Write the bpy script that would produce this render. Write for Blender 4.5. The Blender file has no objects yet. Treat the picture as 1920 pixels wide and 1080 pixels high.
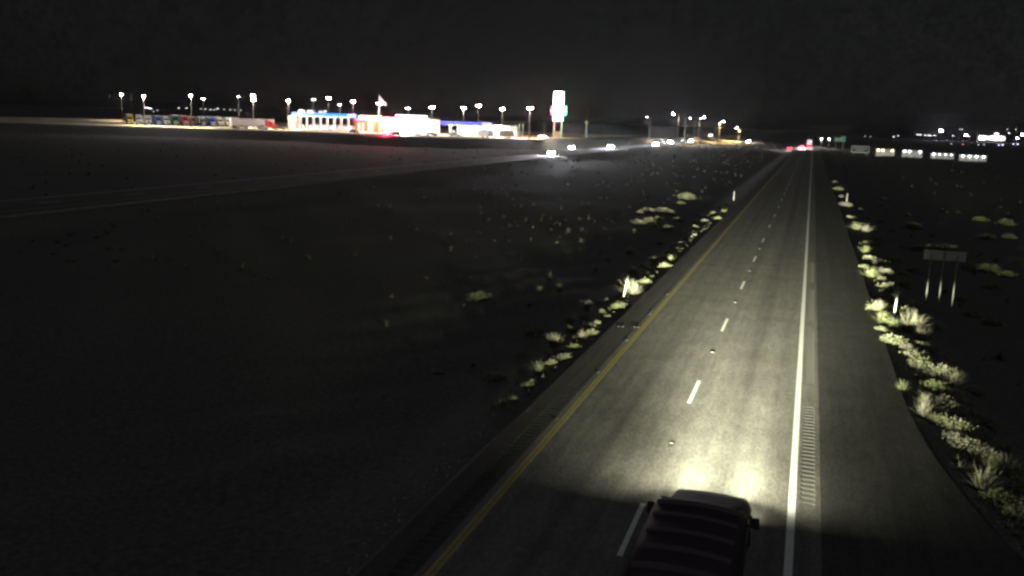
import bpy, math, random
from mathutils import Vector, Matrix
R = math.radians
rnd = random.Random(7)
sc = bpy.context.scene
col = sc.collection

# ------------------------------------------------------------------ camera
cam = bpy.data.cameras.new('camera')
cam.sensor_width = 36.0
cam.lens = 36.0 * 1681.6 / 1920.0
cam.clip_start = 0.1
cam.clip_end = 12000
cam_o = bpy.data.objects.new('camera', cam)
col.objects.link(cam_o)
pitch, yaw, roll = R(10.622), R(17.98), R(1.903)
Fv = Vector((-math.sin(yaw) * math.cos(pitch), math.cos(yaw) * math.cos(pitch), -math.sin(pitch)))
Rv = Vector((math.cos(yaw), math.sin(yaw), 0))
Uv = Rv.cross(Fv)
R2 = Rv * math.cos(roll) + Uv * math.sin(roll)
U2 = Uv * math.cos(roll) - Rv * math.sin(roll)
cam_o.matrix_world = Matrix(((R2.x, U2.x, -Fv.x, 0), (R2.y, U2.y, -Fv.y, 0), (R2.z, U2.z, -Fv.z, 9.685), (0, 0, 0, 1)))
sc.camera = cam_o

# ------------------------------------------------------------------ exposure, world, moonlight
EXP = 4.0
K = 2.0 ** -EXP            # every light below is written in picture units and scaled by K
sc.view_settings.view_transform = 'Standard'
sc.view_settings.look = 'None'
sc.view_settings.gamma = 1.0
sc.view_settings.use_curve_mapping = False
sc.view_settings.exposure = EXP
sc.render.engine = 'CYCLES'
sc.cycles.use_light_tree = True
sc.cycles.use_denoising = True
sc.cycles.denoiser = 'OPENIMAGEDENOISE'
sc.cycles.max_bounces = 6
sc.cycles.diffuse_bounces = 1
sc.cycles.glossy_bounces = 2
sc.cycles.transparent_max_bounces = 8
sc.cycles.volume_bounces = 0
sc.cycles.sample_clamp_indirect = 0.5
sc.cycles.sample_clamp_direct = 120.0
sc.cycles.filter_width = 2.7

MOON_EL, MOON_AZ = R(48), R(200)
world = bpy.data.worlds.new('World')
sc.world = world
world.use_nodes = True
wn, wl = world.node_tree.nodes, world.node_tree.links
bg = wn['Background']
sky = wn.new('ShaderNodeTexSky')
sky.sky_type = 'NISHITA'
sky.sun_disc = False
sky.sun_elevation = MOON_EL
sky.sun_rotation = MOON_AZ
hs = wn.new('ShaderNodeHueSaturation')
hs.inputs['Saturation'].default_value = 0.12
wl.new(sky.outputs[0], hs.inputs['Color'])
wtc = wn.new('ShaderNodeTexCoord')
fac = None
for scl, amp in ((7.0, 0.10), (70.0, 0.14), (230.0, 0.20)):      # noise put into the sky colour to imitate sensor grain, coarse to fine
    wno = wn.new('ShaderNodeTexNoise')
    wno.inputs['Scale'].default_value = scl
    wno.inputs['Detail'].default_value = 3
    wl.new(wtc.outputs['Generated'], wno.inputs['Vector'])
    wmr = wn.new('ShaderNodeMapRange')
    wmr.inputs['From Min'].default_value = 0.3; wmr.inputs['From Max'].default_value = 0.7
    wmr.inputs['To Min'].default_value = 1 - amp; wmr.inputs['To Max'].default_value = 1 + amp
    wl.new(wno.outputs['Fac'], wmr.inputs['Value'])
    if fac is None: fac = wmr.outputs[0]
    else:
        wm = wn.new('ShaderNodeMath'); wm.operation = 'MULTIPLY'
        wl.new(fac, wm.inputs[0]); wl.new(wmr.outputs[0], wm.inputs[1]); fac = wm.outputs[0]
wmx = wn.new('ShaderNodeMix'); wmx.data_type = 'RGBA'; wmx.blend_type = 'MULTIPLY'
wmx.inputs[0].default_value = 1.0
wl.new(hs.outputs[0], wmx.inputs[6]); wl.new(fac, wmx.inputs[7])
wl.new(wmx.outputs[2], bg.inputs['Color'])
bg.inputs['Strength'].default_value = 0.00135 * K
moon = bpy.data.lights.new('moonlight', 'SUN')
moon.energy = 0.20 * K
moon.angle = R(12)
moon.color = (0.86, 0.93, 1.0)
moon_o = bpy.data.objects.new('moonlight', moon)
col.objects.link(moon_o)
moon_o.rotation_euler = (R(90) - MOON_EL, 0, MOON_AZ - math.pi)

# ------------------------------------------------------------------ helpers
def tag(o, label=None, cat=None, group=None, kind=None):
    if label: o['label'] = label
    if cat: o['category'] = cat
    if group: o['group'] = group
    if kind: o['kind'] = kind
    return o

def empty(name, loc, rz=0.0, **k):
    o = bpy.data.objects.new(name, None)
    o.empty_display_size = 0.2
    o.location = loc
    o.rotation_euler = (0, 0, rz)
    col.objects.link(o)
    return tag(o, **k)

def link(name, me, parent=None, loc=(0, 0, 0), rz=0.0, **k):
    o = bpy.data.objects.new(name, me)
    col.objects.link(o)
    o.parent = parent
    o.location = loc
    o.rotation_euler = (0, 0, rz)
    return tag(o, **k)

def copy_tree(o, parent=None):
    c = o.copy()
    col.objects.link(c)
    c.parent = parent
    for ch in list(o.children):
        copy_tree(ch, c)
    return c

class MB:
    def __init__(s):
        s.v, s.f = [], []
    def add(s, v, f):
        n = len(s.v)
        s.v += [tuple(p) for p in v]
        s.f += [tuple(i + n for i in q) for q in f]
        return s
    def box(s, x0, x1, y0, y1, z0, z1, tx=0.0, ty=0.0, b=0.0):
        """box, top tapered by tx, ty; b cuts the vertical edges"""
        if b <= 0:
            lo = [(x0, y0), (x1, y0), (x1, y1), (x0, y1)]
        else:
            lo = [(x0 + b, y0), (x1 - b, y0), (x1, y0 + b), (x1, y1 - b), (x1 - b, y1), (x0 + b, y1), (x0, y1 - b), (x0, y0 + b)]
        cx, cy = (x0 + x1) / 2, (y0 + y1) / 2
        fx = 1 - 2 * tx / max(x1 - x0, 1e-6)
        fy = 1 - 2 * ty / max(y1 - y0, 1e-6)
        n = len(lo)
        hi = [(cx + (x - cx) * fx, cy + (y - cy) * fy) for x, y in lo]
        v = [(x, y, z0) for x, y in lo] + [(x, y, z1) for x, y in hi]
        f = [tuple(range(n - 1, -1, -1)), tuple(range(n, 2 * n))] + [(i, (i + 1) % n, n + (i + 1) % n, n + i) for i in range(n)]
        return s.add(v, f)
    def tube(s, pts, rs, n=8, cap=True):
        pts = [Vector(p) for p in pts]
        if not isinstance(rs, (list, tuple)): rs = [rs] * len(pts)
        v, f = [], []
        for i, p in enumerate(pts):
            d = (pts[min(i + 1, len(pts) - 1)] - pts[max(i - 1, 0)]).normalized()
            a = d.cross(Vector((0, 0, 1)))
            if a.length < 1e-3: a = d.cross(Vector((1, 0, 0)))
            a.normalize()
            b = d.cross(a)
            for k in range(n):
                t = 2 * math.pi * k / n
                v.append(p + (a * math.cos(t) + b * math.sin(t)) * rs[i])
        for i in range(len(pts) - 1):
            for k in range(n):
                k2 = (k + 1) % n
                f.append((i * n + k, i * n + k2, (i + 1) * n + k2, (i + 1) * n + k))
        if cap:
            f.append(tuple(range(n - 1, -1, -1)))
            f.append(tuple(range((len(pts) - 1) * n, len(pts) * n)))
        return s.add(v, f)
    def prism_x(s, prof, x0, x1, taper=None):
        """profile in (y,z) extruded along x"""
        n = len(prof)
        v = [(x0 + (taper(z) if taper else 0), y, z) for y, z in prof] + [(x1 - (taper(z) if taper else 0), y, z) for y, z in prof]
        f = [tuple(range(n)), tuple(range(2 * n - 1, n - 1, -1))] + [(i, i + n, (i + 1) % n + n, (i + 1) % n) for i in range(n)]
        return s.add(v, f)
    def mesh(s, name, m, smooth=False):
        me = bpy.data.meshes.new(name)
        me.from_pydata(s.v, [], s.f)
        if m: me.materials.append(m)
        if smooth:
            for p in me.polygons: p.use_smooth = True
        me.update()
        return me
    def obj(s, name, m, parent=None, smooth=False, loc=(0, 0, 0), rz=0.0, **k):
        return link(name, s.mesh(name, m, smooth), parent, loc, rz, **k)

def mat(name, c, rough=0.8, var=0.0, scale=3.0, c2=None, bump=0.0, bscale=40.0, metal=0.0, spec=0.3):
    m = bpy.data.materials.new(name)
    m.use_nodes = True
    n, l = m.node_tree.nodes, m.node_tree.links
    p = n['Principled BSDF']
    p.inputs['Roughness'].default_value = rough
    p.inputs['Metallic'].default_value = metal
    p.inputs['Specular IOR Level'].default_value = spec
    p.inputs['Base Color'].default_value = (*c, 1)
    if var or c2:
        tc = n.new('ShaderNodeTexCoord')
        no = n.new('ShaderNodeTexNoise')
        no.inputs['Scale'].default_value = scale
        no.inputs['Detail'].default_value = 6
        no.inputs['Roughness'].default_value = 0.65
        l.new(tc.outputs['Object'], no.inputs['Vector'])
        cr = n.new('ShaderNodeValToRGB')
        a = c2 if c2 else tuple(x * (1 - var) for x in c)
        b = c if c2 else tuple(min(1, x * (1 + var)) for x in c)
        cr.color_ramp.elements[0].color = (*a, 1)
        cr.color_ramp.elements[1].color = (*b, 1)
        cr.color_ramp.elements[0].position = 0.32
        cr.color_ramp.elements[1].position = 0.68
        l.new(no.outputs['Fac'], cr.inputs['Fac'])
        l.new(cr.outputs['Color'], p.inputs['Base Color'])
    if bump:
        tc2 = n.new('ShaderNodeTexCoord')
        n2 = n.new('ShaderNodeTexNoise')
        n2.inputs['Scale'].default_value = bscale
        n2.inputs['Detail'].default_value = 4
        l.new(tc2.outputs['Object'], n2.inputs['Vector'])
        bp = n.new('ShaderNodeBump')
        bp.inputs['Strength'].default_value = bump
        bp.inputs['Distance'].default_value = 0.02
        l.new(n2.outputs['Fac'], bp.inputs['Height'])
        l.new(bp.outputs['Normal'], p.inputs['Normal'])
    return m

def glow(name, c, s):
    m = bpy.data.materials.new(name)
    m.use_nodes = True
    p = m.node_tree.nodes['Principled BSDF']
    p.inputs['Base Color'].default_value = (0.08, 0.08, 0.08, 1)
    p.inputs['Emission Color'].default_value = (*c, 1)
    p.inputs['Emission Strength'].default_value = s * K
    return m

def sstep(a, b, x):
    t = max(0.0, min(1.0, (x - a) / (b - a)))
    return t * t * (3 - 2 * t)

def beam_light(name, I0, color, soft=0.08, up=0.05, half=1.2, wide=10.5, skirt=0.12, flood=0.0034):
    """headlamp: a spot whose intensity follows a dipped-beam pattern (local -Z ahead, +Y up)"""
    L = bpy.data.lights.new(name, 'SPOT')
    L.energy = 4 * math.pi * I0 * K
    L.color = color
    L.spot_size = R(170)
    L.spot_blend = 0.1
    L.shadow_soft_size = soft
    L.use_nodes = True
    nt = L.node_tree
    n, l = nt.nodes, nt.links
    def M(op, a, b=None, c=None):
        q = n.new('ShaderNodeMath'); q.operation = op
        for i, x in enumerate((a, b, c)):
            if x is None: continue
            if isinstance(x, (int, float)): q.inputs[i].default_value = x
            else: l.new(x, q.inputs[i])
        return q.outputs[0]
    tc = n.new('ShaderNodeTexCoord')
    sp = n.new('ShaderNodeSeparateXYZ')
    l.new(tc.outputs['Normal'], sp.inputs[0])
    el = M('MULTIPLY', M('ARCSINE', sp.outputs[1]), 57.2958)
    ph = M('MULTIPLY', M('ARCTAN2', sp.outputs[0], M('MULTIPLY', sp.outputs[2], -1.0)), 57.2958)
    q = M('DIVIDE', el, half)
    body = M('DIVIDE', 1.0, M('ADD', 1.0, M('MULTIPLY', q, q)))
    mr = n.new('ShaderNodeMapRange')
    mr.inputs['From Min'].default_value = -0.4
    mr.inputs['From Max'].default_value = 0.8
    mr.inputs['To Min'].default_value = 1.0
    mr.inputs['To Max'].default_value = up
    l.new(el, mr.inputs['Value'])
    a = M('DIVIDE', ph, wide); b = M('DIVIDE', ph, 36.0)
    g1 = M('EXPONENT', M('MULTIPLY', M('MULTIPLY', a, a), -1.0))
    g2 = M('EXPONENT', M('MULTIPLY', M('MULTIPLY', b, b), -1.0))
    g = M('ADD', M('MULTIPLY', g1, 0.88), M('MULTIPLY', g2, skirt))
    core = M('MULTIPLY', M('MULTIPLY', body, mr.outputs[0]), g)
    m2 = n.new('ShaderNodeMapRange')                       # weak flood on the road right in front
    m2.inputs['From Min'].default_value = -4.0; m2.inputs['From Max'].default_value = -11.0
    m2.inputs['To Min'].default_value = 0.0; m2.inputs['To Max'].default_value = flood
    l.new(el, m2.inputs['Value'])
    c = M('DIVIDE', ph, 40.0)
    m3 = n.new('ShaderNodeMapRange')
    m3.inputs['From Min'].default_value = -8.0; m3.inputs['From Max'].default_value = -25.0
    m3.inputs['To Min'].default_value = 1.0; m3.inputs['To Max'].default_value = 0.025
    l.new(el, m3.inputs['Value'])
    core = M('MULTIPLY', core, m3.outputs[0])
    fl_ = M('MULTIPLY', M('MULTIPLY', m2.outputs[0], m3.outputs[0]), M('EXPONENT', M('MULTIPLY', M('MULTIPLY', c, c), -1.0)))
    l.new(M('ADD', core, fl_), n['Emission'].inputs['Strength'])
    return L

def lamp(name, parent, loc, I, color=(1, 0.93, 0.8), soft=0.3, spot=None, rot=(0, 0, 0)):
    L = bpy.data.lights.new(name, 'SPOT' if spot else 'POINT')
    L.energy = 4 * math.pi * I * K
    L.color = color
    L.shadow_soft_size = soft
    if spot:
        L.spot_size = R(spot); L.spot_blend = 0.6
    o = bpy.data.objects.new(name, L)
    col.objects.link(o)
    o.parent = parent
    o.location = loc
    o.rotation_euler = rot
    return o

# ------------------------------------------------------------------ terrain
XL, XR = -8.45, 4.05                    # pavement edges of the near carriageway
SBL, SBR = -78.0, -66.5                 # far carriageway
ZP = 2.5                                # level of the truck stop
PADF = [(-480, 130), (-330, 228), (-270, 268), (-244, 277), (-210, 294), (-186, 306), (-160, 300), (-139, 297), (-115, 312), (-100, 330), (-90, 372), (-80, 470), (-70, 640)]
def pad_front(x):
    if x <= PADF[0][0]: return PADF[0][1]
    for (a, b), (c, d) in zip(PADF, PADF[1:]):
        if a <= x <= c: return b + (d - b) * (x - a) / (c - a)
    return PADF[-1][1] + (x - PADF[-1][0]) * 8
def edge_r(y):
    if y > 36: return XR
    t = (36 - y) / 12.0
    return XR + 1.05 * t ** 2.2
def hn(x, y):
    return (math.sin(x * .21 + 1.3) * math.cos(y * .17 + .4) + .6 * math.sin(x * .53 + y * .41) + .35 * math.sin(x * 1.1 - y * .9)) / 2
def zg(x, y):
    er = edge_r(y)
    if XL <= x <= er: return -0.16
    nz = hn(x, y)
    if x > er:
        t = x - er
        z = -0.16 - 0.95 * sstep(0.1, 4.5, t) + nz * 0.22 * sstep(0.6, 6, t)
        z += 1.0 * sstep(8, 40, t)
        return z
    t = XL - x
    z = -0.16 - 0.75 * sstep(0.1, 4.0, t) + nz * 0.22 * sstep(0.6, 6, t)
    ts = min(abs(x - SBL), abs(x - SBR)) if not (SBL <= x <= SBR) else 0
    z = z * sstep(0, 8, ts) + (-0.16) * (1 - sstep(0, 8, ts))
    pf = sstep(-9, 0.5, y - pad_front(x)) if x < -70 else 0
    return z + (ZP - 0.2 - z) * pf

def axis(segs):
    out = []
    for a, b, st in segs:
        k = max(1, int(round((b - a) / st)))
        out += [a + (b - a) * i / k for i in range(k)]
    out.append(segs[-1][1])
    return out
gx = axis([(-4000, -1000, 400), (-1000, -400, 60), (-400, -84, 6), (-84, -60, 1.0), (-60, -22, 2.2), (-22, -9, .55), (-9, XL, .25), (XL, XR, 2.5), (XR, 6, .2), (6, 20, .7), (20, 60, 4), (60, 400, 40), (400, 4000, 400)])
gy = axis([(-300, 0, 30), (0, 16, 2), (16, 60, .8), (60, 130, 1.8), (130, 260, 6), (260, 420, 4), (420, 700, 20), (700, 1500, 80), (1500, 6000, 450)])
V, Fc = [], []
for y in gy:
    for x in gx:
        xx = x
        if abs(x - XR) < 1e-6: xx = edge_r(y)
        elif XR < x < 8: xx = x + (edge_r(y) - XR) * (8 - x) / (8 - XR)
        V.append((xx, y, zg(xx, y)))
nx = len(gx)
for j in range(len(gy) - 1):
    for i in range(nx - 1):
        Fc.append((j * nx + i, j * nx + i + 1, (j + 1) * nx + i + 1, (j + 1) * nx + i))
M_ground = mat('desert_soil', (0.135, 0.13, 0.118), 0.95, c2=(0.065, 0.063, 0.06), scale=5.5, bump=0.35, bscale=9, spec=0.05)
MB().add(V, Fc).obj('ground', M_ground, smooth=True, kind='structure')

# ------------------------------------------------------------------ road
def asphalt(name, c, dark=0.75):
    """weathered asphalt: aggregate speckle, patches, and worn wheel paths that run along the road"""
    m = bpy.data.materials.new(name)
    m.use_nodes = True
    n, l = m.node_tree.nodes, m.node_tree.links
    p = n['Principled BSDF']
    p.inputs['Roughness'].default_value = 0.85
    p.inputs['Specular IOR Level'].default_value = 0.15
    tc = n.new('ShaderNodeTexCoord')
    def noise(scale, detail, stretch=None):
        no = n.new('ShaderNodeTexNoise')
        no.inputs['Scale'].default_value = scale
        no.inputs['Detail'].default_value = detail
        if stretch:
            mp = n.new('ShaderNodeMapping')
            mp.inputs['Scale'].default_value = stretch
            l.new(tc.outputs['Object'], mp.inputs['Vector']); l.new(mp.outputs[0], no.inputs['Vector'])
        else:
            l.new(tc.outputs['Object'], no.inputs['Vector'])
        return no.outputs['Fac']
    def mr(x, a, b):
        q = n.new('ShaderNodeMapRange')
        q.inputs['From Min'].default_value = 0.3; q.inputs['From Max'].default_value = 0.7
        q.inputs['To Min'].default_value = a; q.inputs['To Max'].default_value = b
        l.new(x, q.inputs['Value']); return q.outputs[0]
    def mul(a, b):
        q = n.new('ShaderNodeMath'); q.operation = 'MULTIPLY'; l.new(a, q.inputs[0]); l.new(b, q.inputs[1]); return q.outputs[0]
    f = mul(mr(noise(26, 4), 0.55, 1.45), mr(noise(0.5, 5), 0.86, 1.12))
    f = mul(f, mr(noise(1.0, 4, (1.3, 0.02, 1)), 0.80, 1.16))
    f = mul(f, mr(noise(3.2, 3, (1.3, 0.05, 1)), 0.9, 1.08))
    f = mul(f, mr(noise(11.0, 4, (1.0, 0.35, 1)), 0.78, 1.22))
    f = mul(f, mr(noise(4.0, 4, (1.0, 0.22, 1)), 0.86, 1.14))
    sx = n.new('ShaderNodeSeparateXYZ'); l.new(tc.outputs['Object'], sx.inputs[0])
    for cx_, amp in ((-1.5, 0.30), (-5.1, 0.14), (-0.55, 0.08)):      # oil drip stripes along the lane middles
        def mm(op, p_, q_):
            w_ = n.new('ShaderNodeMath'); w_.operation = op
            for i_, z_ in enumerate((p_, q_)):
                if z_ is None: continue
                if isinstance(z_, float): w_.inputs[i_].default_value = z_
                else: l.new(z_, w_.inputs[i_])
            return w_.outputs[0]
        dx = mm('MULTIPLY', mm('SUBTRACT', sx.outputs[0], cx_), 2.9)
        gsn = mm('EXPONENT', mm('MULTIPLY', mm('MULTIPLY', dx, dx), -1.0), None)
        f = mul(f, mm('SUBTRACT', 1.0, mm('MULTIPLY', gsn, amp)))
    mx = n.new('ShaderNodeMix'); mx.data_type = 'RGBA'; mx.blend_type = 'MULTIPLY'
    mx.inputs[0].default_value = 1.0
    mx.inputs[6].default_value = (*c, 1)
    l.new(f, mx.inputs[7])
    l.new(mx.outputs[2], p.inputs['Base Color'])
    bp = n.new('ShaderNodeBump'); bp.inputs['Strength'].default_value = 0.5; bp.inputs['Distance'].default_value = 0.012
    l.new(noise(70, 3), bp.inputs['Height']); l.new(bp.outputs[0], p.inputs['Normal'])
    return m
M_lane = asphalt('lane_asphalt', (0.135, 0.13, 0.12))
M_shld = asphalt('shoulder_asphalt', (0.056, 0.055, 0.052))
M_white = mat('white_road_paint', (0.72, 0.73, 0.70), 0.7, var=0.12, scale=6, bump=0.2)
M_yell = mat('yellow_road_paint', (0.34, 0.295, 0.11), 0.75, var=0.22, scale=5, bump=0.2)
M_black = mat('black_rubber', (0.02, 0.02, 0.02), 0.8)
Y0, Y1 = -60.0, 2600.0
RB = (0.53, 0.91)                       # rumble bands
LB = (-7.86, -7.46)
GY0, GY1 = 12.0, 70.0
def strip(m, x0, x1, y0, y1, z=0.0, st=40.0):
    k = max(1, int((y1 - y0) / st))
    n0 = len(m.v)
    for i in range(k + 1):
        y = y0 + (y1 - y0) * i / k
        m.v += [(x0(y) if callable(x0) else x0, y, z), (x1(y) if callable(x1) else x1, y, z)]
    for i in range(k):
        a = n0 + 2 * i
        m.f.append((a, a + 1, a + 3, a + 2))
road = MB()
strip(road, -7.3, RB[0], Y0, Y1)
strip(road, RB[1], 1.05, Y0, Y1)
strip(road, RB[0], RB[1], Y0, GY0); strip(road, RB[0], RB[1], GY1, Y1)
road_o = road.obj('road', M_lane, kind='structure')
sh = MB()
strip(sh, 1.05, edge_r, Y0, 40, st=1.0); strip(sh, 1.05, XR, 40, Y1)
def shoulder_skirt(fx, s):
    k = 200
    ys = [Y0 + (110 - Y0) * i / k for i in range(k + 1)] + [Y1]
    n0 = len(sh.v)
    for y in ys:
        x = fx(y) + 0.05 * hn(y * 9, y * 4)
        sh.v.extend([(fx(y), y, 0), (x + s * 0.10, y, -0.06), (x + s * 0.34, y, -0.24)])
    for i in range(len(ys) - 1):
        for j in range(2):
            a = n0 + 3 * i + j
            sh.f.append((a, a + 1, a + 4, a + 3))
shoulder_skirt(edge_r, 1)
shoulder_skirt(lambda y: XL, -1)
strip(sh, XL, LB[0], Y0, Y1); strip(sh, LB[1], -7.3, Y0, Y1)
strip(sh, LB[0], LB[1], Y0, GY0); strip(sh, LB[0], LB[1], GY1, Y1)
sh.obj('paved_shoulder', M_shld, road_o)
PIT = 0.335
def groove_mesh(w, m):
    g = MB()
    prof = [(0, 0), (0.10, 0), (0.145, -0.014), (0.20, -0.020), (0.255, -0.014), (0.30, 0), (PIT, 0)]
    xs = [0, 0.02, w - 0.02, w]
    for i, x in enumerate(xs):
        for y, z in prof:
            g.v.append((x, y, z if 0 < i < 3 else 0))
    k = len(prof)
    for i in range(3):
        for j in range(k - 1):
            g.f.append((i * k + j, (i + 1) * k + j, (i + 1) * k + j + 1, i * k + j + 1))
    return g.mesh('rumble_groove', m)
gR = groove_mesh(RB[1] - RB[0], M_lane)
gL = groove_mesh(LB[1] - LB[0], M_shld)
def rumble(band, gm, runs, m, y_start):
    flat = MB()
    y = y_start
    fs = y
    while y < GY1 - PIT:
        if any(a <= y < b for a, b in runs):
            if y > fs + 1e-4: strip(flat, band[0], band[1], fs, y)
            link('rumble_groove', gm, road_o, (band[0], y, 0))
            y += PIT
            fs = y
        else:
            y += PIT
    strip(flat, band[0], band[1], fs, GY1)
    flat.obj('rumble_band', m, road_o)
rumble(RB, gR, [(12, 20.6), (23.3, 32.4), (35.2, 45.0), (47.8, 57.4), (60.2, 69.0)], M_lane, GY0)
rumble(LB, gL, [(16, 30), (30.9, 41.4), (43.2, 58), (60.5, 68)], M_shld, GY0)
def line(x, w, y0, y1, m, name):
    l_ = MB(); strip(l_, x - w / 2, x + w / 2, y0, y1, 0.004)
    return l_.obj(name, m, road_o)
line(0.33, 0.19, Y0, Y1, M_white, 'edge_line')
line(-7.06, 0.10, Y0, Y1, M_yell, 'edge_line')
line(-6.93, 0.10, Y0, Y1, M_yell, 'edge_line')
dm = MB(); strip(dm, -0.065, 0.065, -3.05, 0, 0.004); dme = dm.mesh('lane_dash', M_white)
for i in range(-3, 40):
    link('lane_dash', dme, road_o, (-3.34, 21.92 + 12.19 * i, 0))
# recessed markers in the gaps between the dashes
M_refl = mat('reflector_lens', (0.22, 0.22, 0.21), 0.3)
M_cast = mat('cast_iron', (0.05, 0.05, 0.05), 0.6)
k_ = MB().box(-0.07, 0.07, -0.42, 0.12, 0.004, 0.006)
k_.box(-0.10, 0.10, -0.12, 0.10, 0.006, 0.022, 0.02, 0.05)
rm_me = k_.mesh('pavement_marker', M_cast)
rl_me = MB().add([(-.055, -.122, .009), (.055, -.122, .009), (.05, -.075, .026), (-.05, -.075, .026)], [(0, 1, 2, 3)]).mesh('reflector', M_refl)
for i in range(-1, 12):
    o = link('pavement_marker', rm_me, road_o, (-3.32, 26.8 + 12.1 * i, 0))
    link('reflector', rl_me, o)
bm_ = MB().box(-.05, .05, -.06, .06, 0.0, 0.03, .02, .02).mesh('raised_marker', M_cast)
for x in (-8.12, -7.93, -7.38, -7.2):
    link('raised_marker', bm_, road_o, (x, 42.0 + (x + 8) * .3, 0.002))
for y in (27.5, 33.6, 39.4, 45.6, 51.5):
    link('raised_marker', bm_, road_o, (-7.2, y, 0.002))

# far carriageway with its own lines
r2 = MB(); strip(r2, SBL, SBR, -60, 2600)
r2o = r2.obj('road', asphalt('far_asphalt', (0.085, 0.083, 0.078)), kind='structure')
for x, m in ((SBL + 1.6, M_white), (SBR - 2.4, M_yell)):
    q = MB(); strip(q, x - .09, x + .09, -60, 2600, .004); q.obj('edge_line', m, r2o)
for i in range(6, 56):
    link('lane_dash', dme, r2o, (-72.6, 12.19 * i, 0))
# verge of far road meets the sheet through a skirt
q = MB()
for s, x in ((-1, SBL), (1, SBR)):
    n0 = len(q.v)
    q.v += [(x, -60, 0), (x + s * .5, -60, -.3), (x + s * .5, 2600, -.3), (x, 2600, 0)]
    q.f.append((n0, n0 + 1, n0 + 2, n0 + 3))
q.obj('road_edge', M_ground, r2o)

# truck stop forecourt slab
M_conc = mat('lot_concrete', (0.40, 0.34, 0.24), 0.9, var=0.2, scale=0.12, spec=0.1)
lot = MB()
xs = axis([(-400, -100, 5)])
for x in xs:
    lot.v += [(x, pad_front(x) + 3.0, ZP), (x, 560, ZP)]
for i in range(len(xs) - 1):
    lot.f.append((2 * i, 2 * i + 2, 2 * i + 3, 2 * i + 1))
lot.obj('pavement', M_conc, kind='structure')

# ------------------------------------------------------------------ shared object materials
M_galv = mat('galvanised_steel', (0.22, 0.22, 0.21), 0.5, var=0.1, metal=0.6)
M_pole = mat('painted_pole', (0.12, 0.115, 0.11), 0.6)
M_dark = mat('dark_plastic', (0.03, 0.03, 0.03), 0.6)
M_glass = mat('dark_glass', (0.015, 0.017, 0.02), 0.08, spec=0.6)
M_trailer = mat('white_trailer_panel', (0.72, 0.72, 0.70), 0.5, var=0.05, scale=1)
M_wall = mat('pale_stucco', (0.66, 0.63, 0.58), 0.85, var=0.06, scale=1.5)
M_tan = mat('tan_block', (0.45, 0.36, 0.24), 0.9, var=0.1, scale=2)
M_redwall = mat('red_panel', (0.55, 0.12, 0.06), 0.6)
M_roof = mat('roof_sheet', (0.22, 0.21, 0.20), 0.7)
M_bluep = mat('blue_panel', (0.03, 0.08, 0.45), 0.5)
E_lamp = glow('lamp_lens_white', (1, 0.93, 0.90), 2200)
E_lamp_s = glow('lamp_lens_small', (1, 0.97, 0.9), 90)
E_head = glow('headlamp_lens', (0.92, 0.95, 1.0), 9000)
E_tail = glow('tail_lamp_lens', (1.0, 0.05, 0.10), 45)
E_panel = glow('canopy_light_panel', (1, 0.96, 0.92), 40)
E_blue = glow('blue_light_strip', (0.015, 0.16, 1.0), 3.2)
E_blue2 = glow('deep_blue_light_strip', (0.04, 0.05, 1.0), 1.2)
E_win = glow('lit_window', (1, 0.92, 0.85), 3.0)
E_winred = glow('warm_lit_window', (1, 0.78, 0.66), 1.3)
E_front = glow('glowing_front_white', (1, 0.95, 1.0), 6.0)
E_red = glow('red_neon', (1, 0.03, 0.06), 60)
E_green = glow('green_price_digits', (0.05, 1.0, 0.25), 20)
E_orange = glow('orange_lamp_lens', (1, 0.45, 0.08), 60)

# ------------------------------------------------------------------ van in the near lane
VX, VF, VR = -1.56, 21.5, 14.5
M_van = mat('dark_van_paint', (0.050, 0.038, 0.044), 0.7, spec=0.25)
van = empty('cargo_van', (VX, (VF + VR) / 2, 0), label='dark cargo van with ridged roof driving in the right lane behind its headlight beam', cat='van')
VY = (VF + VR) / 2
def ring(hw, zb, zt, crown, n=7):
    pts = [(-hw * .94, zb), (-hw, zb + .18), (-hw, zb + (zt - zb) * .5), (-hw * .965, zt - .16 - crown), (-hw * .90, zt - .05 - crown)]
    top = [(hw * .82 * (-1 + 2 * i / (n - 1)), zt - crown * (-1 + 2 * i / (n - 1)) ** 2) for i in range(n)]
    return pts + top + [(-x, z) for x, z in reversed(pts)]
secs = [(VR, .90, .45, 1.93, .05), (VR + .12, .98, .38, 2.0, .06), (VR + 1.5, 1.0, .36, 2.03, .07), (17.0, 1.0, .36, 2.04, .07), (17.95, .99, .36, 2.0, .07),
        (18.25, .985, .36, 1.90, .06), (19.15, .985, .36, 1.26, .03), (19.4, .985, .36, 1.17, .04), (20.6, .97, .36, 1.05, .05), (21.15, .95, .36, .93, .05), (21.42, .88, .40, .74, .03)]
b = MB()
for (y, hw, zb, zt, cr) in secs:
    b.v += [(x, y - VY, z) for x, z in ring(hw, zb, zt, cr)]
n = len(ring(1, 0, 1, 0))
for i in range(len(secs) - 1):
    for k in range(n):
        k2 = (k + 1) % n
        b.f.append((i * n + k, i * n + k2, (i + 1) * n + k2, (i + 1) * n + k))
b.f.append(tuple(range(n - 1, -1, -1))); b.f.append(tuple(range((len(secs) - 1) * n, len(secs) * n)))
body = b.obj('body', M_van, van, smooth=True)
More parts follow.
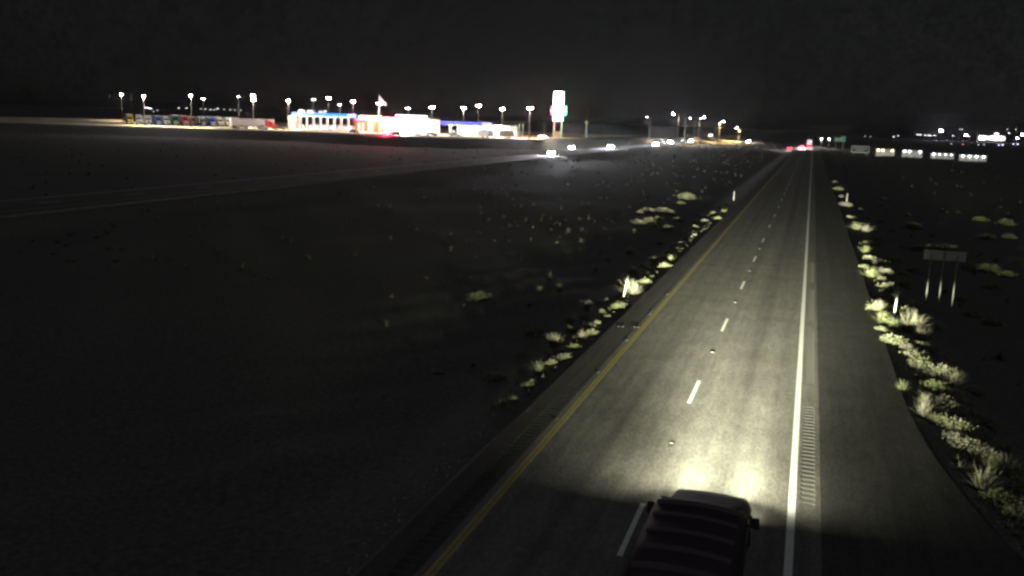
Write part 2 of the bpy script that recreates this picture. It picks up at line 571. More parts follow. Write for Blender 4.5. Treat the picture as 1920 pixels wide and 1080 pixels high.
def roof_bar(y, L=.17, h=.05):
    m = MB()
    xs = [-.84 + 1.68 * i / 8 for i in range(9)]
    prof = [(-L / 2, -.02), (-L * .38, h * .75), (-L * .15, h), (L * .15, h), (L * .38, h * .75), (L / 2, -.02)]
    for x in xs:
        zt = 2.03 - .07 * (x / .82) ** 2
        m.v += [(x, yy, zt + zz) for yy, zz in prof]
    k = len(prof)
    for i in range(8):
        for j in range(k - 1):
            m.f.append((i * k + j, i * k + j + 1, (i + 1) * k + j + 1, (i + 1) * k + j))
    m.f.append(tuple(range(k))); m.f.append(tuple(range(8 * k + k - 1, 8 * k - 1, -1)))
    return m
rib_me = roof_bar(0).mesh('roof_rib', mat('lit_rib_tone', (.10, .08, .087), .8, spec=.1))  # lighter colour imitates light caught on the rib crests
for y in (14.85, 15.6, 16.35, 17.1, 17.75):
    link('roof_rib', rib_me, van, (0, y - VY, -0.012))
MB().add([(-.84, 18.22 - VY, 1.885), (.84, 18.22 - VY, 1.885), (.90, 19.12 - VY, 1.30), (-.90, 19.12 - VY, 1.30)], [(0, 1, 2, 3)]).obj('windscreen', M_glass, van)
for s in (-1, 1):
    MB().box(s * .985 - .012, s * .985 + .012, 17.1 - VY, 18.3 - VY, 1.22, 1.72, 0, .1).obj('side_window', M_glass, van)
    m_ = MB().box(s * 1.13 - .09, s * 1.13 + .09, 18.72 - VY, 18.84 - VY, 1.24, 1.46, .02, .01, b=.03)
    mo = m_.obj('side_mirror', M_dark, van)
    MB().tube([(s * .97, 18.8 - VY, 1.25), (s * 1.09, 18.8 - VY, 1.30)], .025, 6).obj('mirror_arm', M_dark, mo)
    h = MB().box(s * .70 - .17, s * .70 + .17, 21.30 - VY, 21.47 - VY, .50, .70, .02, .01, b=.03).obj('headlight', mat('headlamp_housing', (.3, .3, .3), .3), van)
    MB().add([(s * .70 - .13, 21.475 - VY, .54), (s * .70 + .13, 21.475 - VY, .54), (s * .70 + .13, 21.475 - VY, .66), (s * .70 - .13, 21.475 - VY, .66)], [(0, 1, 2, 3)]).obj('lens', glow('van_headlamp_lens', (1, .96, .78), 300), h)
    MB().box(s * .9 - .05, s * .9 + .05, VR - .03 - VY, VR + .04 - VY, .95, 1.4).obj('tail_light', glow('van_tail_lens', (1, .05, .03), 3), van)
    for yy in (20.55, 15.75):
        w = MB(); w.tube([(-.13, 0, 0), (.13, 0, 0)], .36, 18)
        wo = w.obj('wheel', M_black, van, loc=(s * .87, yy - VY, .36))
        MB().tube([(s * .131 - .004, 0, 0), (s * .131 + .012, 0, 0)], .22, 14).obj('rim', M_galv, wo)
MB().box(-.93, .93, 21.36 - VY, 21.56 - VY, .36, .60, .03, .02, b=.05).obj('front_bumper', M_dark, van)
MB().box(-.93, .93, VR - .14 - VY, VR + .02 - VY, .42, .60, .02, .0).obj('rear_bumper', M_dark, van)
for s in (-1, 1):
    L = beam_light('van_beam', 1.30e5, (1.0, 1.0, 0.71), up=0.012)
    o = bpy.data.objects.new('van_beam', L)
    col.objects.link(o); o.parent = van
    o.location = (s * .70, 21.58 - VY, .70)
    o.rotation_euler = (R(90), 0, R(1.3))

# ------------------------------------------------------------------ far cars
def car_proto(name, paint, suv=False):
    t = empty(name, (0, 0, 0))
    hz = 1.72 if suv else 1.45
    prof = [(-2.25, .35), (-2.3, .62), (-2.2, .95), (-.3 - .9, 1.0), (-.35, hz - .04), (-.1, hz), (1.1, hz), (1.5, hz - .06), (2.1 if suv else 1.75, 1.05), (2.3, .98), (2.3, .4)]
    # front of the car towards -y
    MB().prism_x(prof, -.9, .9, taper=lambda z: .22 * sstep(.95, 1.5, z)).obj('body', paint, t)
    MB().add([(-.70, -1.16, 1.06), (.70, -1.16, 1.06), (.62, -.40, hz - .07), (-.62, -.40, hz - .07)], [(0, 1, 2, 3)]).obj('windscreen', M_glass, t, loc=(0, -.035, .03))
    MB().add([(-.68, 1.60 if not suv else 1.92, 1.14), (.68, 1.60 if not suv else 1.92, 1.14), (.62, 1.46, hz - .12), (-.62, 1.46, hz - .12)], [(0, 3, 2, 1)]).obj('rear_window', M_glass, t, loc=(0, .12, .02))
    for s in (-1, 1):
        MB().box(s * .80 - .03, s * .80 + .03, -.55, 1.35, 1.06, hz - .14, 0, .2).obj('side_window', M_glass, t)
        hl = MB().box(s * .62 - .24, s * .62 + .24, -2.36, -2.24, .58, .86, .01).obj('headlight', E_head, t)
        MB().box(s * .58 - .18, s * .58 + .18, -2.35, -2.24, .38, .54, .01).obj('extra_lamp', E_head, t)  # extra box added to enlarge the headlight blob
        MB().box(s * .68 - .15, s * .68 + .15, 2.27, 2.36, .72, .92, .01).obj('tail_light', E_tail, t)
        for yy in (-1.4, 1.4):
            w = MB().tube([(-.11, 0, 0), (.11, 0, 0)], .33, 14).obj('wheel', M_black, t, loc=(s * .81, yy, .33))
            MB().tube([(s * .112, 0, 0), (s * .122, 0, 0)], .2, 10).obj('rim', M_galv, w)
        o = bpy.data.objects.new('car_beam', CAR_BEAM)
        col.objects.link(o); o.parent = t
        o.location = (s * .66, -2.42, .71)
        o.rotation_euler = (R(90), 0, R(180))
    return t
CAR_BEAM = beam_light('car_beam', 1.6e3, (0.93, 0.95, 1.0), soft=.12, up=0.1, half=2.0)
P_sil = mat('silver_paint', (.4, .4, .4), .35, metal=.4)
P_wht = mat('white_paint', (.75, .75, .74), .4)
P_blk = mat('charcoal_paint', (.05, .05, .055), .35)
P_red = mat('red_paint', (.45, .03, .03), .4)
P_blu = mat('blue_paint', (.04, .08, .35), .4)
P_grn = mat('green_paint', (.03, .16, .10), .4)
P_yel = mat('yellow_paint', (.65, .42, .03), .45)
P_tan = mat('beige_paint', (.50, .45, .30), .5)
P_mar = mat('maroon_paint', (.20, .03, .03), .4)
def put(t, x, y, rz=0.0, z=None):
    t.location = (x, y, z if z is not None else (0 if (SBL < x < SBR or XL < x < XR) else zg(x, y) + 0.0))
    t.rotation_euler = (0, 0, rz)
    return t
LBL = 'car with blazing white headlights coming down the far carriageway'
c0 = car_proto('oncoming_car', P_sil)
tag(put(c0, -70.6, 252), LBL, 'car', 'cars coming down the far carriageway')
for x, y in ((-74.4, 350), (-70.9, 436), (-74.4, 505), (-70.7, 566)):
    put(copy_tree(c0), x, y)
c1 = car_proto('oncoming_car', P_wht, True)
tag(put(c1, -91.0, 352, R(8), zg(-91, 352)), 'white sport utility car with headlights on below the pylon sign', 'car')
c2 = car_proto('oncoming_car', P_blk)
tag(put(c2, -45.4, 698, 0, zg(-45.4, 698)), 'lone car with headlights on right of the tall mast arm lamps', 'car')

# tail lights up the near carriageway: these drive away, so their fronts face +y
def lead(name, paint, x, y, label, cat, suv=False):
    t = car_proto(name, paint, suv)
    tag(put(t, x, y, R(180), 0), label, cat)
    return t
lead('leading_car', P_mar, -1.6, 466, 'maroon car showing red tail lights ahead in the right lane', 'car')
lead('leading_car', P_wht, -5.2, 452, 'white car showing red tail lights ahead in the left lane', 'car')
lead('leading_suv', P_blk, -5.0, 505, 'black sport utility car showing red tail lights farther up the left lane', 'car', True)
lead('leading_suv', P_red, -9.9, 447, 'red sport utility car stopped on the yellow lined shoulder with tail lights on', 'car', True)

def wheelset(t, ys, r=.5, x=1.05, w=.14):
    for s in (-1, 1):
        for y in ys:
            MB().tube([(-w, 0, 0), (w, 0, 0)], r, 14).obj('wheel', M_black, t, loc=(s * x, y, r))
def trailer_parts(t, y0, y1, lights=True):
    tr = MB().box(-1.28, 1.28, y0, y1, 1.15, 4.05).obj('trailer', M_trailer, t)
    MB().box(-1.295, 1.295, y0 + .06, y1 - .06, 1.15, 1.33).obj('side_rail', M_galv, tr)
    MB().box(-1.24, 1.24, y1 - .01, y1 + .03, 1.35, 3.95).obj('rear_door', M_trailer, tr)
    MB().box(-.06, .06, y0 + 2, y0 + 2.12, 0.02, 1.2).obj('landing_leg', M_dark, tr)
    if lights:
        for s in (-1, 1):
            MB().box(s * 1.05 - .12, s * 1.05 + .12, y1 + .03, y1 + .08, 1.2, 1.34).obj('tail_light', E_tail, tr)
def semi(name, paint, trailer=True, lights=False):
    """front towards -y"""
    t = empty(name, (0, 0, 0))
    prof = [(-3.6, .55), (-3.65, 1.35), (-3.45, 1.95), (-2.0, 2.1), (-1.55, 3.0), (-1.1, 3.2), (1.2, 3.85), (1.3, 1.1), (2.9, 1.0), (2.9, .6)]
    MB().prism_x(prof, -1.2, 1.2, taper=lambda z: .12 * sstep(1.9, 3.2, z)).obj('cab', paint, t)
    MB().add([(-1.0, -1.98, 2.2), (1.0, -1.98, 2.2), (.95, -1.58, 2.95), (-.95, -1.58, 2.95)], [(0, 1, 2, 3)]).obj('windscreen', M_glass, t, loc=(0, -.04, .02))
    MB().box(-.6, .6, -3.71, -3.6, .8, 1.8).obj('grille', M_galv, t)
    MB().box(-1.22, 1.22, -3.85, -3.5, .45, .75, .05, .02).obj('bumper', M_galv, t)
    for s in (-1, 1):
        MB().box(s * .92 - .16, s * .92 + .16, -3.70, -3.58, .95, 1.2).obj('headlight', M_refl, t)
        MB().tube([(s * 1.12, 1.5, 1.0), (s * 1.12, 1.5, 4.0)], .08, 8).obj('exhaust_stack', M_galv, t)
        MB().box(s * 1.165 - .05, s * 1.165 + .05, -1.2, -.3, 1.95, 2.75, 0, .08).obj('side_window', M_glass, t)
    ys = [-2.6, 1.7, 2.75] + ([13.2, 14.3] if trailer else [])
    wheelset(t, ys)
    if trailer: trailer_parts(t, 1.75, 15.6, lights)
    return t
t = semi('semi_truck', P_mar, True, True)
tag(put(t, -1.6, 560, R(180), 0), 'semi truck with white trailer and red tail lights far up the near carriageway', 'truck')

# ------------------------------------------------------------------ truck stop: parked row
PA, PB = Vector((-276, 317)), Vector((-247, 351))
cols = [('yellow', P_yel), ('white', P_wht), ('white', P_wht), ('blue', P_blu), ('white', P_wht), ('green', P_grn), ('red', P_red), ('maroon', P_mar), ('black', P_blk), ('blue', P_blu), ('beige', P_tan), ('beige', P_tan), ('silver', P_sil)]
protos = {}
for i, (cn, p) in enumerate(cols):
    q = PA.lerp(PB, i / (len(cols) - 1))
    if cn in protos: o = copy_tree(protos[cn])
    else:
        o = semi('parked_truck', p); protos[cn] = o
    tag(o, 'parked semi truck with %s cab and white trailer in the lot row' % cn, 'truck', 'semi trucks parked in the lot row')
    put(o, q.x, q.y, math.atan2(0.76, 0.65) - .0, ZP)
    o.rotation_euler.z = math.atan2(.62, .78) + R(8 + rnd.uniform(-5, 5))
    jj = rnd.uniform(-2.5, 3.5)
    o.location.x -= .7 * jj; o.location.y += .7 * jj
    o.scale = (1, 1, rnd.uniform(.94, 1.08))
t = semi('box_semi_truck', P_red)
tag(put(t, -216, 329, 0, ZP), 'semi truck with red cab and long white trailer standing side on', 'truck')
t.rotation_euler.z = R(52 + 90)
# loose cars on the lot
def lotcar(name, paint, x, y, rz, label, suv=False):
    t = car_proto(name, paint, suv)
    for ch in list(t.children):
        if ch.type == 'LIGHT': bpy.data.objects.remove(ch)
        elif ch.name.startswith(('headlight', 'extra_lamp')): ch.data = ch.data.copy(); ch.data.materials[0] = M_refl
        elif ch.name.startswith('tail_light'): ch.data = ch.data.copy(); ch.data.materials[0] = P_red
    tag(put(t, x, y, R(rz), ZP), label, 'car')
lotcar('parked_car', P_tan, -221, 318, 120, 'beige car parked beside the white side-on trailer')
lotcar('parked_car', P_wht, -214, 322, 130, 'white sport utility car parked left of the blue canopy', True)
lotcar('parked_car', P_sil, -206, 322, 125, 'silver car parked in front of the blue canopy')
lotcar('parked_car', P_blk, -170, 318, 60, 'charcoal car parked before the flag pole')
lotcar('parked_car', P_mar, -149, 312, 70, 'maroon car parked at the front edge of the lot')
lotcar('parked_car', P_sil, -131, 326, 110, 'silver sport utility car parked under the white canopy', True)
lotcar('parked_car', P_blk, -139, 322, 100, 'charcoal car at the pumps under the white canopy')
lotcar('parked_car', P_wht, -103, 352, 80, 'white car parked near the pylon sign base')

t = car_proto('red_glow_car', P_mar)  # car added to give the lot edge its red glow
for ch in list(t.children):
    if ch.type == 'LIGHT': bpy.data.objects.remove(ch)
tag(put(t, -146.5, 305, R(155), ZP), 'car with red brake lights added for the red glow at the front edge of the lot', 'car')
lamp('red_glow_lamp', t, (0, 3.4, .7), 800, (1, .03, .10), .2)  # added red lamp strengthens the glow behind the car
# ------------------------------------------------------------------ truck stop: buildings
def canopy(name, x0, x1, y0, y1, ztop, fascia, ncol, label, panels, rowd=0.5, fh=1.5):
    t = empty(name, ((x0 + x1) / 2, (y0 + y1) / 2, ZP))
    cx, cy = (x0 + x1) / 2, (y0 + y1) / 2
    hx, hy = (x1 - x0) / 2, (y1 - y0) / 2
    zt = ztop - ZP
    MB().box(-hx, hx, -hy, hy, zt - fh, zt).obj('roof_slab', M_trailer, t)
    for s, nm in ((-1, 'fascia'), (1, 'fascia')):
        MB().box(-hx - .06, hx + .06, s * (hy + .03) - .03, s * (hy + .03) + .03, zt - fh + .15, zt + .04).obj(nm, fascia, t)
    for s in (-1, 1):
        MB().box(s * (hx + .04) - .03, s * (hx + .04) + .03, -hy, hy, zt - fh + .15, zt + .04).obj('fascia', fascia, t)
    for i in range(ncol):
        x = -hx + 1.6 + (2 * hx - 3.2) * i / (ncol - 1)
        MB().box(x - .35, x + .35, -.35, .35, 0, zt - fh, b=.05).obj('column', M_trailer, t)
        if i < ncol - 1:
            xp = x + (2 * hx - 3.2) / (ncol - 1) / 2
            pm = MB().box(xp - .45, xp + .45, -.3, .3, .15, 2.0, .03, .03).obj('fuel_pump', M_trailer, t)
            MB().box(xp - .9, xp + .9, -.6, .6, 0, .15).obj('island', M_conc, pm)
            for yy in (-hy * rowd, hy * rowd):
                MB().box(xp - panels, xp + panels, yy - panels, yy + panels, zt - fh - .05, zt - fh - .005).obj('light_panel', E_panel, t)
    return tag(t, label, 'canopy')
canopy('fuel_canopy', -212.2, -185.6, 341, 349, 9.75, E_blue, 8, 'truck fuel canopy with glowing blue edge and white columns', .5)
canopy('fuel_canopy', -142.0, -124.6, 338, 350, 8.15, E_blue2, 5, 'bright white car fuel canopy with dark blue edge', .85)
# low white block standing in for lit trucks behind the blue canopy
def building(name, x0, x1, y0, y1, h, wall, label, windows, roof_par=.4, z0=ZP):
    t = empty(name, ((x0 + x1) / 2, (y0 + y1) / 2, z0), label=label, cat='building')
    hx, hy = (x1 - x0) / 2, (y1 - y0) / 2
    MB().box(-hx, hx, -hy, hy, 0, h).obj('wall', wall, t)
    rf = MB().box(-hx - .15, hx + .15, -hy - .15, hy + .15, h, h + roof_par).obj('roof', M_roof, t)
    for (wx0, wx1, wz0, wz1, m) in windows:
        w = MB().box(wx0, wx1, -hy - .06, -hy + .02, wz0, wz1).obj('window', m, t)
        fr = MB()
        fr.box(wx0 - .08, wx0, -hy - .1, -hy + .02, wz0 - .08, wz1 + .08); fr.box(wx1, wx1 + .08, -hy - .1, -hy + .02, wz0 - .08, wz1 + .08)
        fr.box(wx0, wx1, -hy - .1, -hy + .02, wz0 - .08, wz0); fr.box(wx0, wx1, -hy - .1, -hy + .02, wz1, wz1 + .08)
        fr.obj('frame', M_galv, w)
    return t
b1 = building('convenience_store', -172.5, -152.4, 348, 362, 6.0, M_wall, 'blown out white store front with glowing red strip and tall parapet',
         [(-9 + 3 * i, -6.5 + 3 * i, .4, 3.2, E_win) for i in range(6)])
MB().box(-9.8, 9.8, -7.25, -7.02, 4.1, 5.9).obj('glow_band', E_front, b1)  # emission put in to blow the store front out to white
MB().box(-4.5, 9.4, -6.5, -5.5, 6.4, 7.6).obj('parapet', E_front, b1)  # parapet glows by emission in place of a brightly lit wall
MB().box(-9.9, -2, -7.2, -7.02, 6.05, 6.3).obj('red_strip', E_red, b1)
for i in range(5):
    lamp('store_light', b1, (-8 + 4 * i, -9, 4.0), 300, (1, .96, .98), .2)
b2 = building('red_store_wing', -184.6, -173.0, 346, 356, 5.2, M_redwall, 'red walled store wing with glowing warm windows beside the flag pole',
         [(-4.6, -3.3, .3, 4.0, E_winred), (-2.7, -1.4, .3, 4.0, E_winred), (.1, 2.6, .3, 4.0, E_winred)])
MB().prism_x([(-5.6, 5.6), (5, 5.6), (5, 6.9), (-3.5, 6.9)], -4.2, 5.6).obj('sloped_roof', mat('orange_roof', (.5, .25, .12), .7), b2)
MB().box(-5.7, 5.7, -5.25, -5.1, 4.9, 5.1).obj('red_strip', E_red, b2)
lamp('wing_light', b2, (2, -8, 4.2), 900, (1, .25, .14), .2)
b5 = building('added_bright_shop', -141, -118, 354, 364, 4.4, M_wall, 'white shop front added for brightness behind the dark blue edged fuel canopy', [(-9 + 4 * i, -6.4 + 4 * i, .4, 2.8, E_win) for i in range(5)])  # shop added so the space under the canopy reads bright white
lamp('shop_fill_light', b5, (-4, -6.4, 3.6), 150, (1, .95, .95), .2)  # added lamps whiten the shop wall
lamp('shop_fill_light', b5, (6, -6.4, 3.6), 150, (1, .95, .95), .2)
b3 = building('truck_stand_in', -210, -186, 352, 360, 2.3, M_wall, 'low white block standing in for lit trucks behind the blue edged fuel canopy', [(-10 + 4 * i, -7.6 + 4 * i, .5, 1.8, E_win) for i in range(5)], .2)  # block stands in for white-lit trucks, its glowing windows are added
b4 = building('kiosk', -217.3, -212.6, 346, 350, 5.4, M_wall, 'small block with orange lamp glow left of the blue canopy', [(-1.2, 1.2, .6, 2.4, E_win)])
MB().tube([(0, -1.2, 5.8), (0, -1.2, 6.3)], .4, 10).obj('orange_lamp', E_orange, b4)
lamp('orange_light', b4, (0, -2.6, 6.2), 450, (1, .5, .12), .2)
for k, x in enumerate((-209, -204.5, -199)):
    tag(MB().box(-1.4, 1.4, -1, 1, 0, 1.1, .05, .05).obj('roof_unit', M_trailer, loc=(x, 344, 9.75)), 'white box unit on the roof of the blue edged canopy', 'roof unit', 'box units on the blue edged canopy')
# white fence wall at the back of the truck row
fw = empty('boundary_wall', (-262, 352, ZP), R(50), label='long pale boundary wall behind the parked trucks', cat='wall')
for i in range(10):
    MB().box(-30 + 6 * i + .03, -24 + 6 * i - .03, -.1, .1, 0, 3.6).obj('panel', M_wall, fw)
# travel trailers by the front edge
def camper(x, y, rz, label):
    t = empty('travel_trailer', (x, y, ZP), R(rz), label=label, cat='trailer')
    prof = [(-3.4, .7), (-3.6, 1.4), (-3.2, 2.9), (3.4, 2.9), (3.5, .7)]
    MB().prism_x(prof, -1.2, 1.2).obj('body', M_trailer, t)
    for yy in (-2, .6):
        MB().box(1.19, 1.22, yy - .5, yy + .5, 1.6, 2.3).obj('window', M_glass, t)
    MB().box(1.19, 1.225, 1.6, 2.2, .85, 2.5).obj('door', P_tan, t)
    MB().box(-.4, .4, -.5, .5, 2.9, 3.2).obj('roof_vent', M_trailer, t)
    wheelset(t, [-.4, .5], .33, 1.1, .1)
    MB().box(-.06, .06, -4.6, -3.5, .5, .6).obj('drawbar', M_dark, t)
camper(-120, 330, 60, 'white travel trailer parked right of the white canopy')
camper(-113.5, 338, 75, 'white travel trailer parked behind the three short posts')
camper(-146, 325, 100, 'white travel trailer parked between store front and white canopy')
for x in (-112.4, -110.9, -109.4):
    p = empty('vent_pipe', (x, 344, ZP), label='thin white vent pipe standing beside the travel trailers', cat='pipe', group='vent pipes beside the travel trailers')
    MB().tube([(0, 0, 0), (0, 0, 5.3)], .09, 8).obj('pipe', M_trailer, p)
    MB().tube([(0, 0, 5.3), (0, 0, 5.55)], [.16, .12], 8).obj('cap', M_trailer, p)

# flag
fl = empty('flag_pole', (-172, 343, ZP), label='tall white flag pole with bright flag in front of red store wing', cat='flag pole')
MB().tube([(0, 0, 0), (0, 0, 15.6)], [.16, .08], 10).obj('pole', M_trailer, fl)
MB().tube([(0, 0, 15.6), (0, 0, 15.85)], [.14, .05], 8).obj('finial', M_trailer, fl)
m_ = MB()
N = 10
for i in range(N + 1):
    u = i / N
    x = .1 + 3.2 * u
    yy = .35 * math.sin(u * 7) * u
    ztop = 15.4 - 3.3 * u ** 1.1
    zbot = 12.2 - .9 * u + .25 * math.sin(u * 5)
    for j in range(4):
        z = ztop + (zbot - ztop) * j / 3
        m_.v.append((x + .12 * math.sin(z * 2 + u * 3), yy + .1 * math.sin(z * 1.7), z))
for i in range(N):
    for j in range(3):
        a = i * 4 + j
        m_.f.append((a, a + 1, a + 5, a + 4))
m_.obj('flag', mat('flag_cloth', (.7, .62, .66), .9), fl, smooth=True)
lamp('flag_light', fl, (.6, -3.0, .6), 2500, (1, .9, .95), .1, spot=40, rot=(R(167), 0, 0))

# ------------------------------------------------------------------ light poles
def light_pole(h, lit, arm=.9):
    t = empty('light_pole', (0, 0, 0))
    MB().tube([(0, 0, 0), (0, 0, .6)], .3, 10).obj('footing', M_conc, t)
    MB().tube([(0, 0, .6), (0, 0, h)], [.13, .08], 8).obj('pole', M_pole, t)
    hd = MB().box(-arm, arm, -.22, .22, h, h + .22, .06, .05).obj('lamp_head', M_dark, t)
    for s in (-1, 1):
        MB().box(s * arm * .62 - .34, s * arm * .62 + .34, -.3, .3, h - .12, h - .005, -.05, -.05).obj('lens', E_lamp if lit else E_lamp_s, hd)
    return t
GRP = 'lamp poles standing around the truck stop lot'
def pole_at(x, y, ztop, lit, label, zb=ZP, I=3200, group=GRP, colr=(1, .80, .46)):
    t = light_pole(ztop - zb, lit)
    t.location = (x, y, zb)
    t.rotation_euler.z = math.atan2(-x, y) * -1 + R(rnd.uniform(-20, 20))
    tag(t, label, 'lamp pole', group)
    if lit:
        lamp('pole_light', t, (0, 0, ztop - zb - .4), I * (1.5 if x < -225 else 1), colr, .3, spot=100)
    return t
LB1 = 'tall lot lamp pole with brilliant white lamp head'
LB2 = 'tall lot lamp pole with faint lamp head facing away'
for x, y, z in ((-339, 385, 15.9), (-254, 300, 14.1), (-235.5, 305, 15.0), (-234, 345, 16.4), (-261, 385, 15.2), (-210, 335, 14.5), (-219.5, 385, 16.9), (-185, 345, 15.1), (-173.6, 347, 14.5), (-149, 345, 13.6), (-139, 355, 13.9), (-143.6, 385, 15.4), (-118.5, 345, 13.8), (-106.9, 345, 14.4)):
    if (x, y) == (-339, 385): x = -339.7
    pole_at(x, y, z, True, LB1)
for x, y, z in ((-259.8, 345, 14.4), (-241.4, 345, 15.8), (-204, 345, 15.5), (-191.3, 345, 13.6), (-159.7, 345, 12.9)):
    pole_at(x, y, z, False, LB2)
t = empty('thin_mast', (-113.9, 390, ZP), label='thin bare mast left of the pylon sign', cat='mast')
MB().tube([(0, 0, 0), (0, 0, 12.3)], [.12, .05], 8).obj('mast', M_pole, t)
MB().tube([(0, 0, 12.3), (0, 0, 12.6)], .09, 8).obj('cap', M_pole, t)
t = empty('sign_post', (-103.2, 425, zg(-103.2, 425)), label='pale post with small square panel right of the pylon sign', cat='sign')
MB().tube([(0, 0, 0), (0, 0, 8)], .28, 10).obj('post', M_trailer, t)
MB().box(-.9, .9, -.15, .15, 6.9, 8.0).obj('panel', M_galv, t)
MB().tube([(0, 0, 8), (0, 0, 14)], .06, 6).obj('whip', M_pole, t)

# ------------------------------------------------------------------ pylon sign
ps = empty('pylon_sign', (-110.4, 400, ZP), R(-15), label='tall blazing white pylon sign with added red and green halo panels', cat='sign')
for s in (-1, 1):
    MB().box(s * 1.9 - .3, s * 1.9 + .3, -.3, .3, 0, 7.4).obj('leg', M_trailer, ps)
MB().box(-1.5, 1.5, -.6, .6, 0, 2.6, b=.1).obj('base', M_tan, ps)
cab = MB().box(-2.6, 2.6, -.5, .5, 7.2, 20.4, b=.15).obj('cabinet', M_trailer, ps)
MB().box(-2.4, 2.4, -.56, -.5, 14.2, 20.2).obj('face', glow('pylon_face', (1, .96, 1), 26), cab)
MB().box(-2.4, 2.4, -.56, -.5, 7.4, 9.4).obj('face', glow('pylon_face_low', (1, .96, .9), 18), cab)
MB().box(-3.9, 3.9, -.42, .42, 9.9, 14.0, b=.12).obj('wide_cabinet', M_trailer, ps)  # cabinet widened to carry the added halo panels
E_pr, E_pg = glow('halo_panel_red', (1, .06, .16), 5.0), glow('halo_panel_green', (.10, 1, .42), 3.2)  # glowing end panels added to imitate the red and green halo
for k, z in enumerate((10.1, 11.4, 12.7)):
    MB().box(-3.75, -2.65, -.48, -.42, z, z + 1.15).obj('glow_panel', E_pr, ps)
    MB().box(2.65, 3.75, -.48, -.42, z, z + 1.15).obj('glow_panel', E_pg, ps)
    MB().box(-2.55, 2.55, -.57, -.51, z, z + 1.15).obj('glow_panel', glow('price_panel_white', (1, .96, 1), 22), ps)
lamp('halo_red_light', ps, (-4.6, -1.6, 12), 1300, (1, .04, .12), .3)  # added red lamp for the halo on the sign's left
lamp('halo_green_light', ps, (4.6, -1.6, 12), 600, (.08, 1, .35), .3)  # added green lamp for the halo on the sign's right

# ------------------------------------------------------------------ interchange masts
def mast_arm(x, y, ztop, lit, arm, label, I=3000, colr=(1, .80, .50)):
    zb = zg(x, y)
    t = empty('street_lamp', (x, y, zb), label=label, cat='street lamp', group='street lamps of the interchange')
    h = ztop - zb
    MB().tube([(0, 0, 0), (0, 0, h - 1), (0, 0, h)], [.16, .10, .08], 8).obj('pole', M_galv, t)
    MB().tube([(0, 0, h - .1), (arm * .5, 0, h + .25), (arm, 0, h + .3)], .05, 6).obj('arm', M_galv, t)
    hd = MB().box(arm - .1, arm + .6, -.18, .18, h + .2, h + .38, .05, .04).obj('lamp_head', M_galv, t)
    MB().box(arm, arm + .55, -.16, .16, h + .08, h + .2, -.06, -.06).obj('lens', E_lamp if lit else E_lamp_s, hd)
    if lit:
        lamp('street_light', t, (arm + .3, 0, h - .1), I, colr, .25, spot=140)
S1, S2 = 'galvanised street lamp shining beside the far carriageway', 'galvanised street lamp with faint head beside the far carriageway'
mast_arm(-80.6, 470, 13.2, False, -2, S2)
mast_arm(-66.0, 470, 15.0, True, -3, S1)
mast_arm(-63.0, 475, 13.2, False, 2, S2)
mast_arm(-63.8, 520, 13.8, False, 3, S2)
mast_arm(-61.2, 520, 14.4, True, 2, S1)
mast_arm(-60.0, 600, 11.7, False, 2, S2)
mast_arm(-57.5, 600, 12.9, True, 2, S1, I=15000, colr=(1, .66, .25))
mast_arm(-52, 690, 9.0, True, -2, S1, I=30000, colr=(1, .66, .22))
# box truck coming along the far road
t = empty('box_truck', (-72.6, 690, 0), label='white box truck beyond the far row of headlights', cat='truck')
MB().box(-1.25, 1.25, -2, 4.5, .9, 3.9).obj('cargo_box', M_trailer, t)
MB().prism_x([(-4, .5), (-4.05, 1.4), (-3.5, 2.5), (-2.1, 2.6), (-2.1, .5)], -1.1, 1.1).obj('cab', P_wht, t)
MB().add([(-.95, -4.0, 1.5), (.95, -4.0, 1.5), (.9, -3.52, 2.4), (-.9, -3.52, 2.4)], [(0, 1, 2, 3)]).obj('windscreen', M_glass, t, loc=(0, -.05, .03))
wheelset(t, [-3.1, 3.2], .45, 1.0, .14)
for s in (-1, 1):
    MB().box(s * .8 - .15, s * .8 + .15, -4.12, -4.02, .8, 1.0).obj('headlight', E_head, t)
lamp('truck_light', t, (0, -5.5, 3.6), 160, (1, .9, .8), .2)

# ------------------------------------------------------------------ highway signs ahead
M_sgreen = mat('green_sign_sheet', (.02, .30, .14), .5)
M_swhite = mat('white_sign_sheet', (.75, .76, .74), .5)
M_sdark = mat('dark_sign_sheet', (.03, .045, .04), .6)
gs = empty('guide_sign', (16.6, 620, zg(16.6, 620)), label='green highway guide sign with exit tab and pale border', cat='sign')
zb = zg(16.6, 620)
for s in (-2.2, 2.2):
    MB().box(s - .12, s + .12, -.0, .2, 0, 4.4 - zb + 1).obj('post', M_galv, gs)
pn = MB().box(-3.3, 3.3, -.12, -.02, 2.6 - zb, 5.2 - zb).obj('panel', M_sgreen, gs)
tb = MB().box(.3, 3.3, -.12, -.02, 5.22 - zb, 6.3 - zb).obj('exit_tab', M_sgreen, gs)
def border(x0, x1, z0, z1, y, w, m, parent):
    q = MB()
    q.box(x0, x1, y - .02, y, z0, z0 + w); q.box(x0, x1, y - .02, y, z1 - w, z1)
    q.box(x0, x0 + w, y - .02, y, z0 + w, z1 - w); q.box(x1 - w, x1, y - .02, y, z0 + w, z1 - w)
    return q.obj('border', m, parent)
border(-3.3, 3.3, 2.6 - zb, 5.2 - zb, -.121, .14, M_swhite, pn)
border(.3, 3.3, 5.22 - zb, 6.3 - zb, -.121, .12, M_swhite, tb)
for z, x0, x1 in ((4.35, -2.6, 1.6), (3.5, -2.6, 2.2)):
    MB().box(x0, x1, -.14, -.121, z - zb, z + .3 - zb).obj('legend', M_swhite, pn)
zb = zg(20.4, 430)
ms = empty('message_sign', (20.4, 430, zb), label='dark message sign with pale frame and dotted rows', cat='sign')
for s in (-2.6, 2.6):
    MB().box(s - .14, s + .14, 0, .25, 0, 1.2 - zb).obj('post', M_galv, ms)
